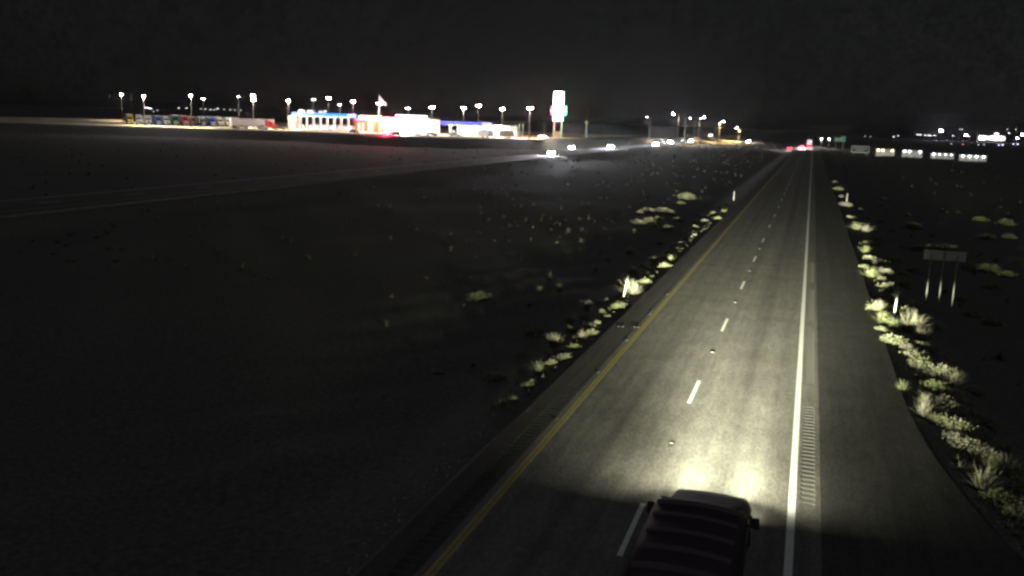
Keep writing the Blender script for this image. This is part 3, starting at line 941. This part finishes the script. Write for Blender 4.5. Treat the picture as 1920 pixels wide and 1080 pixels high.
pn = MB().box(-3.7, 3.7, -.4, 0, .4 - zb, 3.3 - zb).obj('panel', M_sdark, ms)
border(-3.7, 3.7, .4 - zb, 3.3 - zb, -.401, .24, M_swhite, pn)
for r in range(3):
    for i in range(11):
        if r == 2 and (i < 2 or i > 8): continue
        MB().box(-2.9 + .53 * i, -2.9 + .53 * i + .3, -.43, -.401, 2.5 - .7 * r - zb, 2.85 - .7 * r - zb).obj('dot_block', M_swhite, pn)
lamp('sign_light', ms, (0, -3.2, 0.2 - zb), 3.0, (.9, 1, .95), .2)
for x, y, z in ((4.9, 560, 4.4), (9.4, 575, 4.3)):
    t = empty('road_lamp', (x, y, zg(x, y)), label='short roadside lamp shining past the red tail lights', cat='lamp', group='short lamps beside the shoulder')
    h = z - zg(x, y)
    MB().tube([(0, 0, 0), (0, 0, h)], .08, 8).obj('pole', M_galv, t)
    MB().box(-.3, .3, -.3, .3, h, h + .5, .08, .08).obj('lamp_head', glow('road_lamp_lens', (1, .97, .95), 45), t)
    lamp('road_light', t, (0, -.8, h), 320, (1, .9, .75), .2)

# ------------------------------------------------------------------ storage sheds with wall lamps on the right
sheds = [(26.6, 34.2, 425, 2.9, .7, 'cream storage shed with warm eave lamps, farthest along the row', (1, .85, .62), (0, 1, 3)),
         (35.4, 43.1, 405, 3.2, .7, 'storage shed with three blue white eave lamps', (.75, .9, 1), (0, 1, 3)),
         (45.2, 53.7, 395, 2.7, .4, 'dim storage shed with one bright and three weak eave lamps', (.9, .95, 1), (0, 1, 2, 3)),
         (53.5, 62.8, 380, 2.7, .2, 'pale storage shed at the row end with four eave lamps', (.85, 1, .95), (0, 1, 2, 3))]
for k, (x0, x1, y, zt, z0, lab, cl, on) in enumerate(sheds):
    zb = min(zg(x0, y), zg(x1, y), z0) - .1
    t = empty('storage_shed', ((x0 + x1) / 2, y, zb), R(-6), label=lab, cat='building')
    hx = (x1 - x0) / 2
    h = zt - zb - .55
    MB().box(-hx, hx, 0, 6, 0, h).obj('wall', M_wall, t)
    MB().prism_x([(-.25, h), (6.25, h), (6.25, h + .15), (3, h + .4), (-.25, h + .15)], -hx - .2, hx + .2).obj('roof', M_roof, t)
    for i in range(4):
        xx = -hx + 2 * hx * (i + .5) / 4
        MB().box(xx - .8, xx + .8, -.05, .02, 0.05, h - .75).obj('roller_door', M_trailer, t)
        if i in on:
            lf = MB().box(xx - .12, xx + .12, -.3, -.01, h - .45, h - .25).obj('eave_lamp', M_dark, t)
            s_ = 1.0 if not (k == 2 and i > 0) else .35
            MB().box(xx - .3, xx + .3, -.42, -.3, h - .55, h - .25).obj('lens', glow('eave_lens', cl, 20 * s_), lf)
            lamp('eave_light', t, (xx, -1.0, h - .4), .5 * s_, cl, .1)

# ------------------------------------------------------------------ distant lights
def far_lamp(x, y, z, c, s, r, label, group):
    zb = zg(x, y)
    t = empty('distant_lamp', (x, y, zb), label=label, cat='lamp', group=group)
    h = z - zb
    if h < 1: zb = z - 4; t.location.z = zb; h = 4
    MB().tube([(0, 0, 0), (0, 0, h)], .1, 6).obj('pole', M_pole, t)
    MB().box(-r, r, -r * .6, r * .6, h, h + r * .8, r * .2, r * .1).obj('lamp_head', glow('distant_lens', c, s), t)
W, B_, Y_ = (1, .97, .95), (.8, .75, 1), (1, .85, .6)
FR = 'tiny distant lamp on a pole in the settlement beyond the sheds'
for x, z, c, s, r in ((76, 2.2, W, 1.2, .8), (84, 1.8, W, 1, .8), (117, 2.7, W, 5, .9), (123, 4.5, W, 4, .8), (150, 7.2, W, 8, .8), (154, 7.2, W, 8, .8), (160.9, 6.7, W, 6, .9), (165.3, 6.8, W, 6, .9), (168, 6.4, W, 6, .9),
                      (174, 7.2, W, 6, .8), (182, 13.8, B_, 900, 1.7), (198.9, 7.3, W, 5, .8), (207, 17.1, W, 2, .8), (210, 17.1, W, 3, .8), (216, 8.7, B_, 160, 1.3), (220, 7.5, B_, 8, .9),
                      (270, 19.3, W, 2, .8), (281.6, 19.6, W, 2, .8), (273, 14, W, 8, .8), (291, 12, B_, 90, 1.5), (284.7, 6.8, W, 60, 1.2)):
    far_lamp(x, 1500, z, c, s, r, FR, 'lamps of the settlement on the right')
for x, z, c, s in ((118.6, 1.2, W, 1.5), (128, 1.0, (1, .3, .3), 2.5), (140.7, 1.2, W, 2), (145.3, 1.5, W, 2), (160, 1.8, B_, 8), (157, 1.6, B_, 6), (168.4, 2.8, B_, 6), (171.8, 2.9, B_, 7)):
    far_lamp(x, 900, z, c, s, .5, 'low lamp along the cross road behind the storage sheds', 'lamps along the cross road')
for x, z, c, s in ((-1173, 27, W, .6), (-1098, 9.3, B_, 10), (-1094, 9.0, B_, 12), (-1090, 8.4, B_, 14), (-1086, 8.0, B_, 12), (-1073, 5.5, W, 2), (-1081, 3, W, 2), (-1029, 10.3, W, 5), (-1012.8, 10.7, W, 5), (-984, 10.2, W, 2), (-975, 10, W, 3), (-964.8, 9.6, W, 4), (-957, 9.6, W, 3), (-951, 11.5, W, 7), (-938, 10.6, W, 2), (-926, 10.3, W, 3), (-917, 10.3, W, 2), (-906, 10.2, W, 2)):
    far_lamp(x, 1300, z, c, s, .9, 'tiny distant lamp far behind the truck stop', 'lamps far behind the truck stop')
# lit hall in the settlement
t = empty('lit_hall', (253, 1500, zg(253, 1500)), label='brightly lit hall glowing in the distant settlement', cat='building')
MB().box(-19, 17, 0, 14, 0, 9).obj('wall', M_wall, t)
MB().prism_x([(-.5, 9), (14.5, 9), (7, 11.5)], -19.5, 17.5).obj('roof', M_roof, t)
for i in range(9):
    MB().box(-18 + 3.8 * i, -15.2 + 3.8 * i, -.2, 0, 4.0, 8.2).obj('window', glow('hall_window', (1, .9, 1), 40 if i in (0, 1, 4, 5, 6, 7) else 6), t)
MB().box(2, 6, -.4, 0, 9.2, 13).obj('sign_panel', glow('hall_sign', (1, .88, 1), 12), t)

# ------------------------------------------------------------------ roadside furniture
M_post = mat('white_flexible_post', (.42, .42, .41), .5)
def delineator(x, y, lean, label, h=1.25):
    t = empty('delineator_post', (x, y, zg(x, y) - .05), label=label, cat='delineator', group=None)
    t.rotation_euler = (0, lean, 0)
    MB().box(-.036, .036, -.016, .016, 0, h, .004, 0, b=.008).obj('post', M_post, t)
    MB().box(-.04, .04, -.03, -.02, h - .2, h - .04).obj('reflector', M_refl, t)
delineator(-9.55, 50.2, R(9), 'white leaning delineator post among the shrubs by the yellow lined shoulder', 1.5)
delineator(-9.5, 126.0, 0, 'far white delineator post by the yellow lined shoulder', 1.4)
delineator(4.95, 51.0, R(2), 'bright white delineator post among the shrubs by the wide shoulder', 1.55)
delineator(5.1, 129.5, 0, 'far pale delineator post by the wide shoulder', 1.7)
zb = zg(7.9, 57.5)
M_spost = mat('weathered_steel_post', (.11, .11, .105), .8)
t = empty('roadside_sign', (7.98, 57.5, zb), label='grey back of a wide sign panel on three thin posts', cat='sign')
MB().box(-1.13, 1.13, .06, .085, 2.38 - zb, 2.95 - zb).obj('panel', mat('sign_back', (.24, .24, .23), .6, var=.08), t)
for x in (-.75, -.05, .68):
    MB().box(x - .024, x + .024, -.024, .024, -.2, (2.7 if x != -.05 else 2.94) - zb).obj('post', M_spost, t)
for z in (2.5, 2.8):
    MB().box(-1.0, 1.0, .03, .058, z - zb, z + .05 - zb).obj('stiffener', M_galv, t)

# ------------------------------------------------------------------ shrubs
M_shrub = []
for i, (c, c2) in enumerate((((.23, .24, .15), (.10, .105, .065)), ((.28, .28, .20), (.13, .125, .09)), ((.19, .21, .11), (.085, .095, .05)), ((.26, .25, .20), (.12, .11, .09)))):
    M_shrub.append(mat('dry_shrub_%d' % i, c, .9, c2=c2, scale=9, spec=.05))
def shrub_mesh(seed, grassy, m):
    r = random.Random(seed)
    b = MB()
    n = 300 if not grassy else 220
    lobes = [(r.uniform(-.2, .2), r.uniform(-.2, .2)) for _ in range(4)]
    for i in range(n):
        a = r.uniform(0, 2 * math.pi)
        if grassy:
            tilt = r.uniform(.1, 1.15); L = r.uniform(.5, .95)
        else:
            tilt = math.acos(r.uniform(.05, 1.0)); L = r.uniform(.38, .60)
        lx, ly = lobes[i % 4]
        p0 = Vector((lx * .45 + r.uniform(-.05, .05), ly * .45 + r.uniform(-.05, .05), 0))
        d = Vector((math.cos(a) * math.sin(tilt), math.sin(a) * math.sin(tilt), math.cos(tilt)))
        tip = p0 + d * L + Vector((lx * .5, ly * .5, 0))
        if grassy: tip.z -= .12 * math.sin(tilt)
        tip.z = max(tip.z * (1.0 if grassy else .92), .02)
        mid = p0.lerp(tip, .55) + Vector((0, 0, .06))
        s = Vector((-math.sin(a), math.cos(a), r.uniform(-.4, .4))).normalized() * (.009 if grassy else .012)
        k = len(b.v)
        b.v += [tuple(p0 - s * .6), tuple(p0 + s * .6), tuple(mid + s), tuple(mid - s), tuple(tip)]
        b.f += [(k, k + 1, k + 2, k + 3), (k + 3, k + 2, k + 4)]
        if not grassy:
            for q in range(3):                    # leaf tufts towards the twig ends
                c = mid.lerp(tip, r.uniform(.1, 1.0)) + Vector((r.uniform(-.05, .05), r.uniform(-.05, .05), r.uniform(-.04, .05)))
                u = Vector((r.uniform(-1, 1), r.uniform(-1, 1), r.uniform(-.4, 1))).normalized() * r.uniform(.05, .085)
                w = u.cross(Vector((r.uniform(-1, 1), r.uniform(-1, 1), r.uniform(-1, 1)))).normalized() * .03
                k = len(b.v)
                b.v += [tuple(c - w), tuple(c + w), tuple(c + u)]
                b.f.append((k, k + 1, k + 2))
    return b.mesh('shrub', m)
tufts = [shrub_mesh(10 + i, False, M_shrub[i % 4]) for i in range(6)]
grass = [shrub_mesh(40 + i, True, M_shrub[(i + 1) % 4]) for i in range(4)]
SL = {0: 'pale rounded dry shrub growing along the verge of the yellow lined shoulder', 1: 'spiky dry grass clump growing along the verge of the yellow lined shoulder',
      2: 'pale rounded dry shrub growing along the verge of the wide shoulder', 3: 'spiky dry grass clump growing along the verge of the wide shoulder'}
SHRUBS = [
    (-9.6, 29.1, 0.29, 0), (-9.3, 29.4, 0.35, 0), (-9.3, 31.1, 0.43, 0), (-9.2, 31.8, 0.25, 0), (-9.6, 33.4, 0.65, 1), (-9.4, 34.5, 0.5, 0), (-9.2, 35.8, 0.45, 0), (-9.2, 37.5, 0.5, 0),
    (-10.4, 38.6, 0.71, 1), (-10.4, 37.4, 0.29, 0), (-10.4, 41.7, 0.6, 0), (-10.4, 42.9, 0.33, 0), (-9.1, 40.3, 0.61, 0), (-9.3, 42.7, 0.45, 0), (-9.4, 45, 0.29, 0), (-9.7, 47.4, 0.21, 0),
    (-9.3, 47.6, 0.45, 0), (-9, 47.8, 0.4, 0), (-9.7, 50, 0.28, 0), (-9.2, 51.2, 0.91, 1), (-9.9, 52.1, 0.39, 0), (-9, 45.5, 0.29, 0), (-11.1, 48.1, 0.68, 1), (-11.5, 51.2, 0.25, 0),
    (-10.7, 45.5, 0.48, 0), (-10.6, 34.4, 0.4, 0), (-10.4, 39.7, 0.34, 0), (-10.2, 49.2, 0.51, 0), (-11.2, 61.8, 0.6, 0), (-11, 56, 0.53, 1), (-10.4, 56, 0.58, 1), (-9.6, 55.5, 0.41, 0),
    (-9.2, 55.4, 0.57, 0), (-9.7, 59.8, 0.38, 0), (-10.5, 67.1, 0.75, 0), (-9.7, 63.1, 0.26, 0), (-9.3, 62.1, 0.35, 0), (-14.2, 53.3, 0.61, 1), (-15.3, 52.7, 0.51, 1), (-12.4, 42.3, 0.98, 0),
    (-18.1, 49.3, 1.16, 0), (-11.4, 45.1, 0.52, 0), (-9.3, 39, 0.3, 0), (-9.6, 35.5, 0.34, 0), (-11.2, 33.2, 0.46, 0), (-11.9, 33.9, 0.4, 0), (-11.7, 37.8, 0.59, 0), (-10.2, 47.9, 0.36, 0),
    (-10.8, 49.6, 0.37, 0), (-10, 35.8, 0.31, 0), (-9.8, 37.5, 0.25, 0), (-13.8, 74, 1.11, 1), (-11.2, 61.9, 0.59, 0), (-10.5, 67.5, 0.73, 0), (-9.1, 62.5, 0.68, 0), (-9.2, 65.8, 0.54, 1),
    (-10, 61.9, 0.34, 0), (-9.8, 59.7, 0.41, 0), (-9.7, 63.2, 0.24, 0), (-9.1, 60.5, 0.21, 0), (-9.2, 55.5, 0.46, 0), (-9.8, 55.5, 0.26, 0), (-9.4, 51.7, 1.06, 1), (-10.5, 56.1, 0.46, 0),
    (-10.3, 64.9, 0.44, 0), (-9.6, 72.9, 0.44, 0), (-9.7, 71.8, 0.27, 0), (-9.9, 77, 0.47, 0), (-10.3, 76.2, 0.41, 0), (-9.5, 82.4, 0.42, 0), (-10.3, 90, 0.67, 0), (-10.5, 88.3, 0.36, 0),
    (-11.3, 90.1, 0.36, 0), (-10.4, 84.8, 0.34, 0), (-10.5, 94.6, 0.51, 0), (-10, 96.2, 0.65, 0), (-8.9, 98.3, 0.53, 0), (-9.4, 99.9, 0.47, 0), (-10.1, 105.6, 0.71, 0), (-9.2, 107.7, 0.58, 0),
    (-9.2, 111.2, 0.37, 0), (-10.7, 99.3, 0.4, 0), (-12.2, 108.5, 0.58, 0), (-13.5, 100.9, 1.02, 0), (-18.6, 106.5, 1.3, 0), (-17.8, 108.7, 1.62, 0), (-16.9, 110.2, 1.64, 0), (-15.6, 109.6, 1.48, 0),
    (-16.8, 95.9, 1.04, 0), (-16.1, 97.7, 1.19, 0), (-15.4, 99.5, 0.94, 0), (-16.5, 130.6, 2.11, 0), (-16.2, 123.4, 1, 0), (-11.6, 96.7, 0.39, 0), (-13.3, 90.7, 0.98, 0), (-12.1, 79.7, 0.54, 0),
    (-10.2, 69.2, 0.38, 0), (-10.2, 71.9, 0.39, 0), (-10.4, 75.3, 0.35, 0), (-10.3, 81.9, 0.38, 0), (-9.2, 72.4, 0.29, 0), (-9.5, 79, 0.32, 0), (-10.3, 102.5, 0.47, 0), (-11.4, 99, 0.53, 0),
    (-11.3, 105.9, 0.48, 0), (-11.2, 113.6, 0.46, 0), (-10.5, 116.7, 0.47, 0), (-9.9, 120.7, 0.39, 0), (4.8, 160.6, 1.46, 0), (5, 127.6, 1.16, 0), (5.3, 117.9, 0.6, 0), (6.7, 125.5, 1.14, 0),
    (5.3, 111.9, 0.57, 0), (6.1, 109.9, 0.56, 0), (5, 97.4, 1.42, 1), (5.8, 97.2, 1.6, 1), (7.1, 102, 0.93, 0), (9.2, 107.6, 0.79, 0), (11.7, 157.3, 1.44, 0), (10.9, 136.7, 1, 0),
    (12.4, 125.6, 1.49, 1), (11.9, 111.5, 2.04, 0), (10.4, 91.7, 1.85, 0), (11.2, 91, 2.01, 0), (12.2, 91.1, 1.85, 0), (13.1, 91, 1.34, 0), (6.4, 88.6, 0.89, 0), (7.1, 93.6, 0.86, 0),
    (6.7, 79.4, 1.46, 0), (4.9, 78.9, 1.01, 1), (5, 74.3, 0.85, 0), (4.3, 69.4, 0.64, 0), (5.5, 68.3, 1.07, 0), (4.6, 65.3, 0.9, 1), (5.2, 65, 0.6, 0), (5.4, 61.6, 0.97, 0),
    (6.8, 66.6, 0.86, 0), (6.7, 73.6, 0.68, 0), (6.7, 59, 1.09, 0), (7.3, 67.7, 0.75, 0), (4.3, 52.8, 0.78, 1), (5, 53.4, 0.49, 0), (5.6, 54, 0.6, 0), (4.3, 49.5, 1.01, 1),
    (5.6, 50.5, 1.22, 1), (7, 54.1, 0.5, 0), (6.6, 50.3, 0.56, 0), (13.2, 79.2, 1.32, 0), (14.1, 79.3, 1.77, 0), (15.2, 77.8, 1.59, 0), (13.3, 71.9, 1.47, 0), (18.1, 104.5, 1.93, 0),
    (21, 125.4, 1.85, 0), (20.8, 106.2, 1.58, 0), (23, 120.9, 2.02, 0), (10.1, 64.7, 1.08, 0), (10.1, 59.3, 0.99, 0), (7.3, 53.4, 0.79, 0), (10.9, 57.4, 1.07, 0), (6.9, 148.2, 0.81, 0),
    (5, 143.5, 0.78, 0), (4.8, 182.6, 0.86, 0), (4.7, 110.1, 0.52, 0), (7.2, 117.6, 0.64, 0), (6.5, 94.2, 0.59, 0), (7.6, 81.4, 0.75, 0), (7.1, 72.5, 0.8, 0), (6.1, 67.6, 0.62, 0),
    (5.5, 73.1, 0.81, 0), (8.5, 76.5, 0.85, 0), (5.5, 86.4, 0.63, 0), (7, 108.1, 0.67, 0), (8.6, 116.6, 0.64, 0), (4.5, 49, 0.79, 0), (4.4, 44.7, 0.84, 0), (4.1, 52.7, 0.68, 0),
    (5.5, 49, 1.27, 1), (6.1, 47.8, 1, 1), (5.4, 42.9, 1.07, 0), (5.3, 40.9, 0.86, 0), (5.8, 40.1, 0.95, 0), (6.4, 43.2, 0.57, 0), (5.5, 37.9, 0.8, 0), (6.9, 43.3, 0.57, 0),
    (5.5, 35.5, 0.75, 0), (6.2, 38, 0.75, 0), (4.8, 34.8, 0.69, 1), (4.6, 33.4, 0.71, 1), (5, 33.2, 0.62, 0), (5.3, 32.9, 0.7, 0), (5.6, 32.4, 0.74, 0), (5.6, 30.9, 0.83, 0),
    (5.9, 30.3, 0.82, 0), (6.2, 30, 0.73, 0), (6.5, 29.6, 0.64, 1), (6.8, 29, 0.63, 0), (4.1, 36.4, 0.48, 1), (5.3, 31.4, 0.5, 0), (7, 35.4, 0.57, 0), (6.8, 36.3, 0.43, 0),
    (7.1, 32.8, 0.53, 0), (5.4, 27, 0.66, 1), (5.7, 26.2, 0.65, 0), (5.8, 25.5, 0.42, 0), (6.5, 28.1, 0.46, 0), (6.2, 35.8, 0.57, 0), (6.1, 33.7, 0.54, 0), (6.3, 32.5, 0.52, 0),
    (6.1, 40.2, 0.64, 0), (6, 45.1, 0.71, 0), (5.6, 52.8, 0.96, 0), (6.2, 52, 0.95, 0), (4.1, 47.3, 0.54, 0), (4.5, 51.2, 0.53, 0), (6.6, 31.1, 0.5, 0), (7, 30.7, 0.5, 0),
]
def shrub(x, y, w, g, lab=None, grp=None):
    right = x > 0
    me = (grass if g else tufts)[rnd.randrange(4 if g else 6)]
    o = bpy.data.objects.new('grass_clump' if g else 'shrub', me)
    col.objects.link(o)
    o.location = (x, y, zg(x, y) - .03)
    o.rotation_euler = (rnd.uniform(-.12, .12), rnd.uniform(-.12, .12), rnd.uniform(0, 6.28))
    s = w * rnd.uniform(1.15, 1.5)
    o.scale = (s, s * rnd.uniform(.85, 1.15), s * rnd.uniform(.8, 1.1) * (1.0 if w < 1 else .75))
    k = (2 if right else 0) + (1 if g else 0)
    tag(o, lab or SL[k], 'grass' if g else 'shrub', grp or ('verge shrubs by the wide shoulder' if right else 'verge shrubs by the yellow lined shoulder'))
for x, y, w, g in SHRUBS:
    shrub(x, y, w * (.72 if x > 9 else 1), g)
for i in range(46):                     # the brush on the wide shoulder's side closes into a band
    y = 25 + 34 * rnd.random()
    shrub(edge_r(y) + .9 + abs(rnd.gauss(0, 1.3)), y, rnd.uniform(.35, .8), rnd.random() < .2)
for i in range(34):
    y = 28 + 60 * rnd.random()
    shrub(XL - .6 - abs(rnd.gauss(0, 1.2)), y, rnd.uniform(.25, .55), rnd.random() < .2)
# the tangled low brush that fills the verges between the clumps: uncountable, one object
fill = MB()
rf_ = random.Random(11)
def fill_at(x, y, s):
    z = zg(x, y) - .02
    for i in range(26):
        a = rf_.uniform(0, 6.28); tl = math.acos(rf_.uniform(.08, 1)); L = s * rf_.uniform(.35, .8)
        d = Vector((math.cos(a) * math.sin(tl), math.sin(a) * math.sin(tl), math.cos(tl)))
        p = Vector((x, y, z)) + d * L * rf_.uniform(.0, .5)
        w = Vector((-math.sin(a), math.cos(a), rf_.uniform(-.5, .5))) * s * .045
        tip = Vector((x, y, z)) + d * L
        k = len(fill.v)
        fill.v += [tuple(p - w), tuple(p + w), tuple(tip)]
        fill.f.append((k, k + 1, k + 2))
for i in range(520):
    y = 24 + 62 * rf_.random() ** 1.4
    fill_at(edge_r(y) + .55 + abs(rf_.gauss(0, .9)) + .5 * (rf_.random() ** 2), y, rf_.uniform(.18, .5))
for i in range(420):
    y = 27 + 85 * rf_.random()
    fill_at(XL - .5 - abs(rf_.gauss(0, .8)), y, rf_.uniform(.15, .42))
for i in range(50):
    y = 30 + 80 * rf_.random()
    fill_at(rf_.choice((rf_.uniform(6, 16), rf_.uniform(-26, -11))), y, rf_.uniform(.3, .7))
fill.obj('verge_brush', mat('verge_brush_twigs', (.22, .22, .15), .9, c2=(.09, .09, .06), scale=3, spec=.05), kind='stuff', label='tangled low dry brush filling both road verges', cat='brush')
# low scrub over the open desert: uncountable, one object
scb = MB()
rs = random.Random(3)
def scrub_at(x, y, s):
    z = zg(x, y) - .02
    for i in range(12):
        a = rs.uniform(0, 6.28); tl = rs.uniform(.2, 1.3); L = s * rs.uniform(.4, .8)
        tip = (x + math.cos(a) * math.sin(tl) * L, y + math.sin(a) * math.sin(tl) * L, z + math.cos(tl) * L * .8)
        w = s * .09
        k = len(scb.v)
        scb.v += [(x - math.sin(a) * w, y + math.cos(a) * w, z), (x + math.sin(a) * w, y - math.cos(a) * w, z + .01), tip]
        scb.f.append((k, k + 1, k + 2))
for i in range(1200):
    y = 48 + 300 * rs.random() ** 1.3
    if rs.random() < .72: x = rs.uniform(-66, -14.0)
    else: x = rs.uniform(8.5, 60 + y * .2)
    if hn(x * .6, y * .6) + rs.uniform(-.5, .5) < -.1: continue
    scrub_at(x, y, rs.uniform(.25, .95) * (1 + y / 300))
for i in range(600):
    x = rs.uniform(-330, -79.5); y = rs.uniform(60, 320)
    if y > pad_front(x) - 1 : continue
    scrub_at(x, y, rs.uniform(.4, 1.1))
for i in range(1500):
    x = rs.uniform(-66, 90); y = rs.uniform(330, 800)
    if XL - 2 < x < XR + 4: continue
    scrub_at(x, y, rs.uniform(.6, 1.6))
scb.obj('scrub', mat('desert_scrub', (.075, .073, .06), .9, c2=(.045, .045, .035), scale=.6, spec=.05), kind='stuff', label='low dry scrub covering the open desert', cat='scrub')
# loose stones along the pavement edges
st = MB()
for i in range(1200):
    y = rs.uniform(16, 85)
    x = XL - .3 - abs(rs.gauss(0, .7)) if rs.random() < .5 else edge_r(y) + .3 + abs(rs.gauss(0, .7))
    s = rs.uniform(.012, .05)
    z = zg(x, y)
    k = len(st.v)
    st.v += [(x - s, y - s * rs.uniform(.5, 1), z - .01), (x + s, y - s * rs.uniform(.3, 1), z - .01), (x + s * rs.uniform(-.3, .3), y + s, z - .01), (x + rs.uniform(-.4, .4) * s, y, z + s * rs.uniform(.6, 1.1))]
    st.f += [(k, k + 1, k + 3), (k + 1, k + 2, k + 3), (k + 2, k, k + 3)]
st.obj('gravel', mat('gravel_stone', (.24, .22, .18), .9, var=.3, scale=5), kind='stuff', label='loose gravel along the pavement edges', cat='gravel')

# ------------------------------------------------------------------ haze added for a glow around the lamps
hz = bpy.data.materials.new('glow_haze')
hz.use_nodes = True
hn_, hl_ = hz.node_tree.nodes, hz.node_tree.links
hn_.remove(hn_['Principled BSDF'])
pv = hn_.new('ShaderNodeVolumePrincipled')
pv.inputs['Color'].default_value = (.96, .96, .97, 1)
pv.inputs['Density'].default_value = 0.000028
pv.inputs['Anisotropy'].default_value = 0.92
hl_.new(pv.outputs[0], hn_['Material Output'].inputs['Volume'])
MB().box(-4200, 4200, -400, 6200, -4.5, 34).obj('haze', hz, kind='stuff', label='thin haze added over the desert for the glow around lamps', cat='haze')
